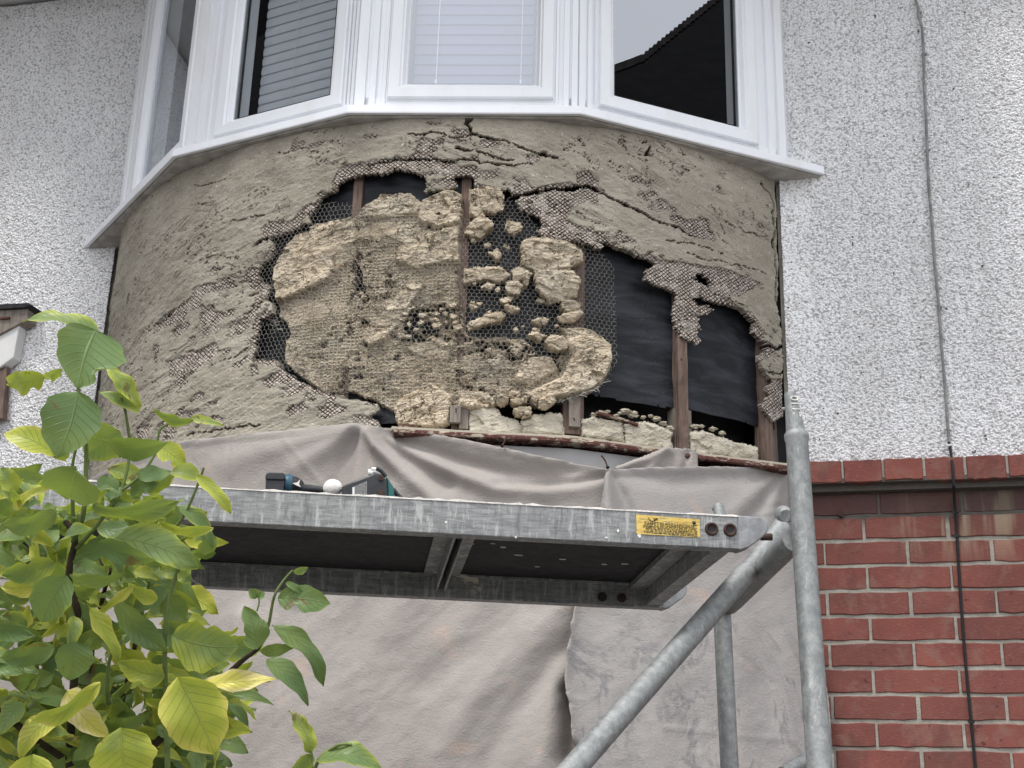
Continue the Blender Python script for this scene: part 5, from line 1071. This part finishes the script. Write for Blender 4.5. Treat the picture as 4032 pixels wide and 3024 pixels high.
axis_tube([(624, 1025.5, 1069.5), (626, 1027.5, 1068), (629, 1027.5, 1068)], 'collar_ring', 'black', t1, T0, OFF + .0235)
axis_tube([(632, 1029, 1068), (638, 1031, 1067), (646, 1036, 1066), (651, 1043, 1066), (655, 1046, 1066), (670, 1047.5, 1066), (701, 1052, 1067), (702, 1056, 1064)], 'neck', 'black', t1, T0)
c = face(642, 1047, OFF + .004); m = MB(); m.prism([c + E1 * a + UP * b for a, b in ((.008, .002), (0, .004), (-.004, .009), (-.003, .001), (-.007, -.004), (.0, -.002))], -E2 * .001); tp(m, 'paint_chip', 'white', t1, T0)
ba = face(718.5, 1054.5, OFF + .02); rb_ = .0160
pebble(ba, rb_, M['white'], 'plaster_lump', 'round white lump between the two tools on the staging board', 'lump', None, 91, .12, 1.0).modifiers.new('s', 'SUBSURF').levels = 2
t2 = thing('battery_drill', 'black and teal power tool with printed white label standing right of the white lump', 'power tool', fp(790, 1065)); T0 = np.array(t2.location)
cx = lambda x, y: (548.6 + x * .1488, 987.5 + y * .1488)
m = MB(); m.prism([fp(*cx(x, y)) for x, y in ((1268, 640), (1276, 430), (1290, 408), (1330, 388), (1660, 270), (1750, 226), (1800, 222), (1850, 245), (1905, 300), (1940, 350), (1950, 640))], E2 * .055); tp(m, 'body', 'black', t2, T0, bev=.003)
m = MB(); m.prism([fp(*cx(x, y), OFF + .004) for x, y in ((1915, 275), (1960, 325), (1985, 370), (2020, 420), (2037, 480), (2035, 640), (1946, 640), (1942, 345))], E2 * .045); tp(m, 'teal_grip', 'teal', t2, T0, bev=.003)
m = MB(); P = [cx(x, y) for x, y in ((1760, 165), (1800, 172), (1850, 205), (1890, 250), (1915, 280))]
m.tube([fp(*p, OFF + .02) for p in P], .0035, 8); m.tube([fp(*cx(x, y), OFF + .015) for x, y in ((1975, 470), (2030, 480), (2060, 520), (2090, 560), (2140, 600))], .0042, 8); tp(m, 'strap', 'black', t2, T0, True)
m = MB(); 
for x, y, r in ((1690, 230, .0040), (1680, 200, .0030), (1740, 178, .0038), (1745, 210, .0030)): p = fp(*cx(x, y), OFF + .012); m.tube([p - E1 * r, p + E1 * r], r, 10)
tp(m, 'terminals', 'soffit', t2, T0)
m = MB(); m.prism([fp(*cx(x, y), OFF - .0008) for x, y in ((1428, 440), (1462, 430), (1462, 560), (1428, 560))], -E2 * .0006)
rs = random.Random(2); x = 1468
while x < 1640:
    top = 420 - (x - 1468) * .42
    y = top
    while y < 560:
        L_ = rs.uniform(8, 30); m.prism([fp(*cx(a, b), OFF - .0008) for a, b in ((x, y), (x + 4.5, y), (x + 4.5, y + L_), (x, y + L_))], -E2 * .0005); y += L_ + rs.uniform(3, 8)
    x += 15
tp(m, 'printed_label', 'soffit', t2, T0)
m = MB(); p = fp(*cx(1840, 310), OFF - .001); m.tube([p, p - E2 * .002], .0045, 12); p = fp(*cx(1835, 520), OFF - .001); m.tube([p, p - E2 * .002], .005, 8); tp(m, 'screw', 'rust', t2, T0)

# ================================================================== cable down the right wall
CB = [(1977, -14), (1978, 0), (1984, 18), (1984, 34), (1992, 60), (1995, 110), (1996, 180), (2000, 250), (2003, 325), (2006, 400), (2013, 480), (2018, 560), (2028, 662), (2033, 740), (2040, 820), (2045, 890), (2050, 955)]
cb = thing('wall_cable', 'thin cable painted white over the pebbledash and bare black down the brick', 'cable', onY(2050, 955, -.01)); C0 = np.array(cb.location)
def tpc(pts, r, nm, mat): m = MB(); m.tube([np.array(p) - C0 for p in pts], r, 8); return m.build(nm, M[mat], cb, smooth=True)
P1 = [onY(u, v, -.019) for u, v in CB]; P1 = [P1[0] + (0, 0, .5)] + P1
tpc(P1, .0046, 'painted_length', 'cable_g')
P2 = [onY(2050, 953, -.0155), onY(2055, 985, -.020), onY(2057, 1003, -.046), onY(2059, 1030, -.048), onY(2060, 1048, -.046), onY(2061, 1064, -.020), onY(2062, 1085, .006)] + [onY(u, v, .0125) for u, v in ((2066, 1130), (2069, 1190), (2075, 1290), (2083, 1400), (2092, 1500), (2100, 1580), (2107, 1659), (2112, 1730))]
P2.append(P2[-1] * (1, 1, 0)); tpc(P2, .0043, 'black_length', 'cable_b')
for u, v, y, mt in ((1985, 28, -.018, 'cable_g'), (1996, 118, -.018, 'cable_g'), (2003, 325, -.018, 'cable_g'), (2029, 664, -.018, 'cable_g'), (2050, 962, -.018, 'soffit'), (2064, 1106, .010, 'cable_b'), (2067, 1158, .010, 'cable_b'), (2098, 1560, .010, 'cable_b')):
    c = onY(u, v, y) - C0; m = MB(); m.box(c, (.016, .008, .0065)); m.tube([c + (.007, 0, 0), c + (.007, -.007, 0)], .0028, 8); m.build('cable_clip', M[mt], cb)

# ================================================================== corner of a porch at the left edge
pr_ = thing('porch_roof', 'weathered end of a porch roof with white underside at the left edge', 'porch', onY(0, 720, -.25)); R0 = np.array(pr_.location)
def ex(P, y0, y1, nm, mat, bev=.004):
    m = MB(); m.prism([onY(u, v, y0) - R0 for u, v in P], (0, y1 - y0, 0)); return m.build(nm, M[mat], pr_, bevel=bev)
ex([(-300, 640), (0, 661), (50, 658), (58, 661), (60, 690), (0, 722), (-300, 880)], YL - .07, .09, 'bargeboard', 'batten_grey')
ex([(-300, 634), (0, 657), (62, 654), (68, 658), (52, 664), (0, 667), (-300, 650)], YL - .085, .09, 'felt_edge', 'ply', .001)
ex([(-300, 690), (0, 684), (20, 683), (20, 688), (0, 689), (-300, 700)], YL - .078, YL - .03, 'moulding', 'trim', .001)
ex([(-300, 885), (0, 724), (42, 700), (29, 772), (0, 793), (-300, 980)], YL - .06, .09, 'white_soffit', 'soffit')
ex([(-300, 960), (0, 797), (14, 790), (6, 905), (-300, 905)], YL - .05, .08, 'post', 'batten')

# ================================================================== unseen houses, added to give the panes something to reflect
def m_dkbrick(): t = NT('shaded_far_brick'); n = t.noise(t.coord(scale=(1, 1, 4)), 6, 3); return t.pbr(t.ramp(n, .3, .7, (.010, .010, .011), (.020, .018, .017)), .9)  # near-black: shade of the unlit side put into the brick colour
M['far'] = m_dkbrick()
def mirror_pt(i, u, v, k):
    o, t, n = FACE[i][:3]; n3 = np.array([n[0], n[1], 0]); P0 = np.array([o[0], o[1], 0]) - n3 * .006
    h = onPlane(u, v, P0, n3); d = ray(u, v); r = d - 2 * np.dot(d, n3) * n3; r /= np.linalg.norm(r[:2]); return h + r * k
K = 7.0
prof = [(1310, 166), (1326, 160), (1360, 148), (1385, 138)]
u, v = 1385, 138
while u < 1640: prof.append((u + 6.5, v - 1.0)); u += 9; v -= 7.3; prof.append((u, v))
PP = [mirror_pt(3, a, b, K) for a, b in prof]
nh = thing('reflected_house', 'dark tiled house opposite, mirrored in the right window pane', 'house', (PP[0][0], PP[0][1], 0)); N0 = np.array(nh.location)
dvec = mirror_pt(3, 1450, 150, K + 1) - mirror_pt(3, 1450, 150, K); dvec[2] = 0; dvec /= np.linalg.norm(dvec)
m = MB(); low = [p * (1, 1, 0) + (0, 0, 0) for p in (PP[-1], PP[0])]; m.prism([p - N0 for p in PP] + [l - N0 for l in low], dvec * 5); m.build('gable_end', M['far'], nh)
m = MB()
for a, b in zip(PP[:-1], PP[1:]): m.prism([a - N0 + (0, 0, .02), b - N0 + (0, 0, .02), b - N0 + (0, 0, .10), a - N0 + (0, 0, .10)], dvec * 5.1)
m.build('tiled_roof', M['roof'], nh)
c = mirror_pt(1, 610, 110, 8.0); nh2 = thing('reflected_house', 'dark gabled house added out of view to darken the left window pane', 'house', (c[0], c[1], 0))  # made-up mass, only there to darken this pane's reflection
d2 = np.array([c[0] - FACE[1][0][0], c[1] - FACE[1][0][1], 0]); d2 /= np.linalg.norm(d2); s2 = np.array([-d2[1], d2[0], 0])
m = MB(); m.prism([s2 * -4.2, s2 * 2.6, s2 * 2.6 + UP * 8.5, s2 * -.8 + UP * 12, s2 * -4.2 + UP * 8.5], d2 * 5); m.build('gable_end', M['far'], nh2)
m = MB(); m.prism([s2 * 2.9 + UP * 8.3, s2 * -.8 + UP * 12.1, s2 * -.8 + UP * 12.3, s2 * 2.9 + UP * 8.5], d2 * 5.3 ); m.prism([s2 * -4.5 + UP * 8.3, s2 * -.8 + UP * 12.1, s2 * -.8 + UP * 12.3, s2 * -4.5 + UP * 8.5], d2 * 5.3); m.build('tiled_roof', M['roof'], nh2)

# ================================================================== the shrub in front
shrub = thing('shrub', 'leafy shrub with large green and yellowing leaves at the lower left', 'shrub', tuple(atD(160, 1659, 1.62) * (1, 1, 0))); H0 = np.array(shrub.location)
LV, LF, LY, LU = [], [], [], []
def leaf(b, t, wpx, dep=1.55, roll=0.0, yel=0.0, bend=.12, dt=0.0, fold=.25, notch=0, seed=0, NV=14, NU=8):
    rr = random.Random(seed); B = atD(b[0], b[1], dep); T = atD(t[0], t[1], dep + dt); L = T - B; ln = np.linalg.norm(L); a = L / ln
    vw = CAM - (B + T) / 2; vw /= np.linalg.norm(vw); side = np.cross(a, vw); side /= np.linalg.norm(side); nr = np.cross(side, a)
    W = wpx * DS / FPX * dep / 2
    s_ = side * math.cos(roll) + nr * math.sin(roll); n_ = nr * math.cos(roll) - side * math.sin(roll)
    base = sum(len(v) for v in LV); V, Y, U = [], [], []; ph = rr.uniform(0, 6); pa = rr.uniform(1.5, 3.2); am = rr.uniform(.02, .06); crook = rr.uniform(-.06, .06); asym = rr.uniform(-.1, .1); cut = rr.uniform(.2, .8); cs = rr.choice((-1, 1)); pk = rr.uniform(.72, 1.0)
    for i in range(NV + 1):
        v = i / NV; w = W * (math.sin(math.pi * min(1, v ** pk)) ** .62) * (1.08 - .22 * v); w = W * .02 if i == 0 else w
        if v > .86: w *= 1 - .35 * ((v - .86) / .14)
        for j in range(NU + 1):
            u = -1 + 2 * j / NU; ww = w * (1 + asym * u) * (1 + .05 * math.sin(v * 23 + ph) * abs(u) + .04 * (rr.random() - .5) * (abs(u) > .9))
            if notch and u * cs > .4: ww *= 1 - notch * math.exp(-((v - cut) / .09) ** 2) * (abs(u) - .4) / .6
            z = fold * abs(u) ** 1.3 * w + bend * ln * math.sin(math.pi * v * .9) + am * ln * math.sin(v * pa * 4 + ph + u * 1.4) * abs(u) - .10 * ln * v * v * (bend > 0)
            V.append(B + a * ln * v + s_ * (u * ww + crook * ln * math.sin(math.pi * v)) + n_ * z - H0); Y.append(yel + .10 * math.sin(v * 5 + ph)); U.append((u, v, 0))
    F = [(base + i * (NU + 1) + j, base + (i + 1) * (NU + 1) + j, base + (i + 1) * (NU + 1) + j + 1, base + i * (NU + 1) + j + 1) for i in range(NV) for j in range(NU)]
    LV.append(V); LF.extend(F); LY.extend(Y); LU.extend(U)
HL = [  # base, tip, width, depth, roll, yellowing, bend, depth change, notch
 ((214, 722), (50, 686), 62, 1.50, 1.05, .30, .14, .0, .3), ((208, 712), (172, 831), 150, 1.48, .15, -.15, .02, -.05, .6), ((168, 846), (122, 984), 128, 1.42, -.15, -.25, .03, -.03, 0), ((165, 1012), (143, 1088), 126, 1.40, .1, .02, .05, .05, 0),
 ((98, 818), (10, 832), 58, 1.52, .3, .55, .08, .03, .5), ((135, 800), (95, 822), 26, 1.52, .3, .6, .08, .03, 0), ((122, 985), (6, 932), 62, 1.50, .4, .75, .1, .0, .3), ((150, 975), (112, 985), 36, 1.50, .4, .5, .1, .0, 0), ((233, 790), (306, 880), 44, 1.55, .5, .55, .12, 0, .3), ((302, 890), (212, 842), 32, 1.55, .5, .45, .06, 0, 0),
 ((418, 908), (330, 888), 32, 1.55, .7, .30, .1, 0, .2), ((413, 903), (483, 916), 22, 1.56, .6, .45, .02, 0, 0), ((220, 950), (367, 956), 68, 1.47, .8, -.2, .22, 0, 0), ((258, 930), (182, 990), 92, 1.60, .1, .25, .03, 0, 0), ((342, 962), (402, 1003), 56, 1.62, .3, .65, .06, 0, .5),
 ((200, 1090), (396, 1084), 62, 1.44, .85, .18, .14, .0, 0), ((425, 1028), (503, 1106), 36, 1.50, .6, .70, .08, 0, 0), ((372, 1018), (436, 1034), 44, 1.55, .5, .40, .1, 0, 0), ((300, 1045), (378, 1030), 44, 1.58, .3, .5, .1, 0, 0), ((232, 1010), (330, 1050), 46, 1.6, .5, .3, .1, 0, .3),
 ((250, 1162), (428, 1222), 92, 1.44, .35, .20, .10, .0, .2), ((212, 1172), (336, 1214), 52, 1.41, .5, -.3, .14, 0, 0), ((210, 1140), (335, 1172), 48, 1.5, .6, .0, .10, 0, 0), ((122, 1108), (-2, 1138), 56, 1.42, .6, -.1, .10, 0, 0), ((145, 1244), (88, 1347), 92, 1.38, .1, -.05, .03, 0, 0), ((120, 1215), (0, 1245), 62, 1.50, .3, .35, .1, 0, .4),
 ((110, 1255), (0, 1270), 50, 1.52, .3, 1.0, .1, 0, .4), ((372, 1372), (512, 1400), 112, 1.46, .15, .30, .06, 0, .25), ((385, 1462), (462, 1632), 148, 1.36, -.1, .80, .04, 0, .15), ((262, 1572), (278, 1705), 140, 1.34, .1, .62, .04, 0, 0), ((70, 1630), (60, 1720), 104, 1.34, .0, .75, .04, 0, 0),
 ((432, 1478), (599, 1463), 46, 1.42, .4, 1.25, .10, 0, .2), ((217, 1476), (62, 1566), 48, 1.40, .6, .70, .12, 0, 0), ((145, 1492), (232, 1594), 66, 1.45, .3, 1.35, .08, 0, .1), ((356, 1462), (252, 1432), 60, 1.48, .3, .50, .08, 0, .5), ((160, 1386), (148, 1472), 82, 1.42, .1, -.2, .04, 0, 0),
 ((556, 1402), (531, 1309), 64, 1.50, .5, .0, .1, 0, .2), ((587, 1352), (704, 1479), 50, 1.52, .6, -.25, .16, 0, 0), ((575, 1424), (669, 1523), 52, 1.50, .6, -.3, .16, 0, 0), ((560, 1408), (661, 1389), 28, 1.52, .6, -.1, .1, 0, 0), ((600, 1292), (714, 1302), 66, 1.50, .3, -.1, .08, 0, .55), ((617, 1257), (656, 1282), 16, 1.5, .3, .1, .12, 0, 0),
 ((634, 1236), (666, 1226), 17, 1.5, .3, .1, .05, 0, 0), ((556, 1292), (538, 1272), 24, 1.5, .3, .1, .05, 0, 0), ((556, 1290), (572, 1280), 20, 1.5, .3, .1, .05, 0, 0), ((672, 1626), (627, 1534), 42, 1.45, .5, .40, .1, 0, .4), ((684, 1642), (832, 1668), 62, 1.42, .7, .25, .24, 0, .2), ((676, 1630), (628, 1668), 34, 1.45, .4, .2, .1, 0, 0),
 ((250, 1300), (362, 1412), 60, 1.46, .4, -.2, .06, 0, 0), ((192, 1310), (262, 1422), 42, 1.44, .5, .70, .08, 0, 0), ((118, 1398), (-4, 1426), 54, 1.42, .4, -.2, .08, 0, 0), ((345, 1130), (459, 1146), 34, 1.46, .7, .65, .12, 0, .2), ((385, 1093), (462, 1180), 40, 1.52, .6, .1, .16, 0, 0), ((452, 1150), (441, 1201), 44, 1.54, .3, .15, .06, 0, .4),
 ((150, 1242), (272, 1242), 40, 1.45, .8, .0, .14, 0, 0), ((288, 1234), (346, 1252), 30, 1.48, .5, .65, .12, 0, 0), ((385, 1236), (414, 1256), 30, 1.48, .2, .3, .05, 0, 0), ((382, 1238), (345, 1230), 34, 1.5, .3, .4, .08, 0, .3), ((340, 1296), (276, 1262), 36, 1.46, .5, .6, .14, 0, 0), ((288, 1264), (212, 1332), 24, 1.44, .6, .95, .06, 0, .2),
 ((355, 1290), (400, 1340), 60, 1.55, .2, -.1, .05, 0, 0), ((390, 1385), (445, 1440), 60, 1.6, .3, -.2, .08, 0, 0), ((60, 1350), (0, 1330), 50, 1.5, .3, .4, .1, 0, 0), ((170, 1300), (215, 1400), 60, 1.55, .2, -.3, .05, 0, 0), ((500, 1500), (592, 1520), 26, 1.5, .6, -.1, .1, 0, 0), ((490, 1520), (540, 1570), 24, 1.5, .5, -.3, .1, 0, 0),
 ((425, 1545), (478, 1560), 44, 1.5, .3, -.1, .1, 0, .2), ((40, 1060), (0, 1010), 46, 1.5, .3, .5, .1, 0, 0), ((30, 1100), (110, 1050), 30, 1.5, .7, .9, .15, 0, .3), ((170, 1080), (230, 1062), 30, 1.5, .4, .7, .1, 0, .3), ((240, 1100), (300, 1060), 46, 1.6, .3, .85, .1, 0, .4)]
for k, (b, t, w_, dp, rl, y, bn, dt, nc) in enumerate(HL): leaf(b, t, w_, dp, rl * (1 if k % 3 else -1) , y, bn, dt, .22, nc, 1000 + k, 18, 10)
rs = random.Random(21)
REGL = [(0, 1000), (60, 1060), (150, 1070), (230, 1000), (330, 1040), (420, 1090), (440, 1190), (400, 1260), (410, 1330), (510, 1400), (505, 1500), (470, 1600), (500, 1720), (-60, 1720), (-60, 1000)]
n = 0
while n < 680:
    u, v = rs.uniform(-50, 520), rs.uniform(1010, 1720)
    if not inpoly(np.array([u]), np.array([v]), REGL)[0]: continue
    if v < 1330 and rs.random() < .12: continue
    if u > 190 and 1290 < v < 1420 and rs.random() < .5: continue
    ln = rs.uniform(42, 118) * (.8 + .4 * (v - 1000) / 700); an = rs.gauss(.35, 1.1) + (math.pi if rs.random() < .45 else 0); dp = rs.uniform(1.50, 1.86)
    y = rs.choice([-.3, -.2, -.1, 0, .1, .2, .3, .4, .6, .8]) ; leaf((u, v), (u + ln * math.cos(an), v + abs(ln * math.sin(an)) * rs.choice([1, 1, .6, -.4])), ln * rs.uniform(.35, .62), dp, rs.uniform(-1.35, 1.35), y, rs.uniform(-.05, .24), rs.uniform(-.05, .05), .25, rs.choice([0, 0, .35, .6]), n, 10, 6); n += 1
V = np.concatenate([np.array(v) for v in LV]); o = mesh_np('foliage', V, np.array(LF), M['leaf'], shrub, {'yel': np.array(LY), 'luv': np.array(LU)})
o['label'] = 'oval leaves, mid green turning yellow at the margins'
def stemline(P, r0, r1, mat, nm='stem'):
    m = MB(); pts = [atD(u, v, d) - H0 for u, v, d in P]
    q = []                                              # smooth the polyline
    for i in range(len(pts) - 1):
        p0, p1, p2_, p3 = pts[max(i - 1, 0)], pts[i], pts[i + 1], pts[min(i + 2, len(pts) - 1)]
        for k in range(5):
            t = k / 5; q.append(.5 * ((2 * p1) + (-p0 + p2_) * t + (2 * p0 - 5 * p1 + 4 * p2_ - p3) * t * t + (-p0 + 3 * p1 - 3 * p2_ + p3) * t ** 3))
    q.append(pts[-1]); m.tube(q, list(np.linspace(r0, r1, len(q))), 9); return m.build(nm, M[mat], shrub, smooth=True)
st_ = stemline([(150, 1720, 1.6), (152, 1600, 1.58), (158, 1500, 1.57), (165, 1390, 1.56), (170, 1330, 1.55), (150, 1265, 1.54), (152, 1215, 1.53), (162, 1170, 1.52), (155, 1145, 1.52), (140, 1125, 1.52)], .0052, .0032, 'bark')
low = atD(150, 1720, 1.6) - H0; m = MB(); m.tube([low, low * (.5, .5, .5) + (0, 0, .0), (0, 0, 0)], [.0055, .009, .014], 10); m.build('trunk', M['bark'], shrub, smooth=True)
for P, a, b, mt in (([(158, 1170, 1.52), (180, 1110, 1.50), (186, 1000, 1.50), (184, 940, 1.49), (170, 860, 1.49), (176, 800, 1.50), (215, 740, 1.50)], .0030, .0016, 'stem'), ([(160, 1200, 1.53), (157, 1090, 1.52), (156, 1010, 1.52), (172, 940, 1.52)], .0026, .0014, 'stem'), ([(165, 1185, 1.52), (205, 1140, 1.52), (235, 1100, 1.52), (262, 1060, 1.54), (280, 980, 1.55), (273, 900, 1.55), (262, 860, 1.55)], .0026, .0014, 'stem'),
                    ([(262, 1060, 1.54), (300, 1030, 1.55), (335, 980, 1.56), (345, 930, 1.56), (366, 915, 1.56)], .0020, .0012, 'stem'), ([(300, 1350, 1.55), (340, 1200, 1.54), (370, 1150, 1.53), (400, 1110, 1.52), (430, 1040, 1.52), (440, 1010, 1.52)], .0024, .0012, 'stem'), ([(362, 1659, 1.5), (358, 1500, 1.49), (356, 1400, 1.48), (362, 1310, 1.48), (375, 1260, 1.48), (384, 1228, 1.48)], .0032, .0018, 'stem'),
                    ([(235, 1520, 1.5), (232, 1480, 1.48), (238, 1420, 1.46), (262, 1385, 1.46)], .0028, .0014, 'stem'), ([(420, 1530, 1.56), (480, 1470, 1.55), (520, 1430, 1.54), (560, 1400, 1.53)], .0046, .0022, 'bark'), ([(560, 1400, 1.53), (580, 1350, 1.51), (592, 1290, 1.5), (612, 1255, 1.5), (632, 1232, 1.5)], .0020, .0011, 'stem'),
                    ([(555, 1320, 1.5), (560, 1300, 1.5), (556, 1285, 1.5)], .0010, .0008, 'stem'), ([(-10, 1530, 1.5), (30, 1560, 1.5), (80, 1600, 1.52), (140, 1640, 1.56)], .0040, .0040, 'bark'), ([(672, 1740, 1.45), (674, 1660, 1.45), (672, 1620, 1.45)], .0022, .0014, 'stem'), ([(672, 1690, 1.45), (690, 1640, 1.43), (730, 1610, 1.42), (760, 1608, 1.42)], .0022, .0014, 'stem'),
                    ([(238, 1230, 1.55), (220, 1300, 1.6), (200, 1400, 1.62), (190, 1600, 1.64)], .0024, .0030, 'bark'), ([(300, 1350, 1.6), (280, 1450, 1.62), (250, 1560, 1.62), (190, 1700, 1.62)], .0026, .0034, 'bark'), ([(420, 1530, 1.56), (330, 1610, 1.58), (230, 1690, 1.6)], .0046, .0052, 'bark')): stemline(P, a, b, mt, 'twig' if mt == 'bark' else 'stem')
lo2 = atD(672, 1740, 1.45) - H0; m = MB(); m.tube([lo2, (lo2[0] * .5, lo2[1] * .5, .4), (0, 0, .1)], [.0022, .0035, .006], 8); m.build('twig', M['bark'], shrub, smooth=True)
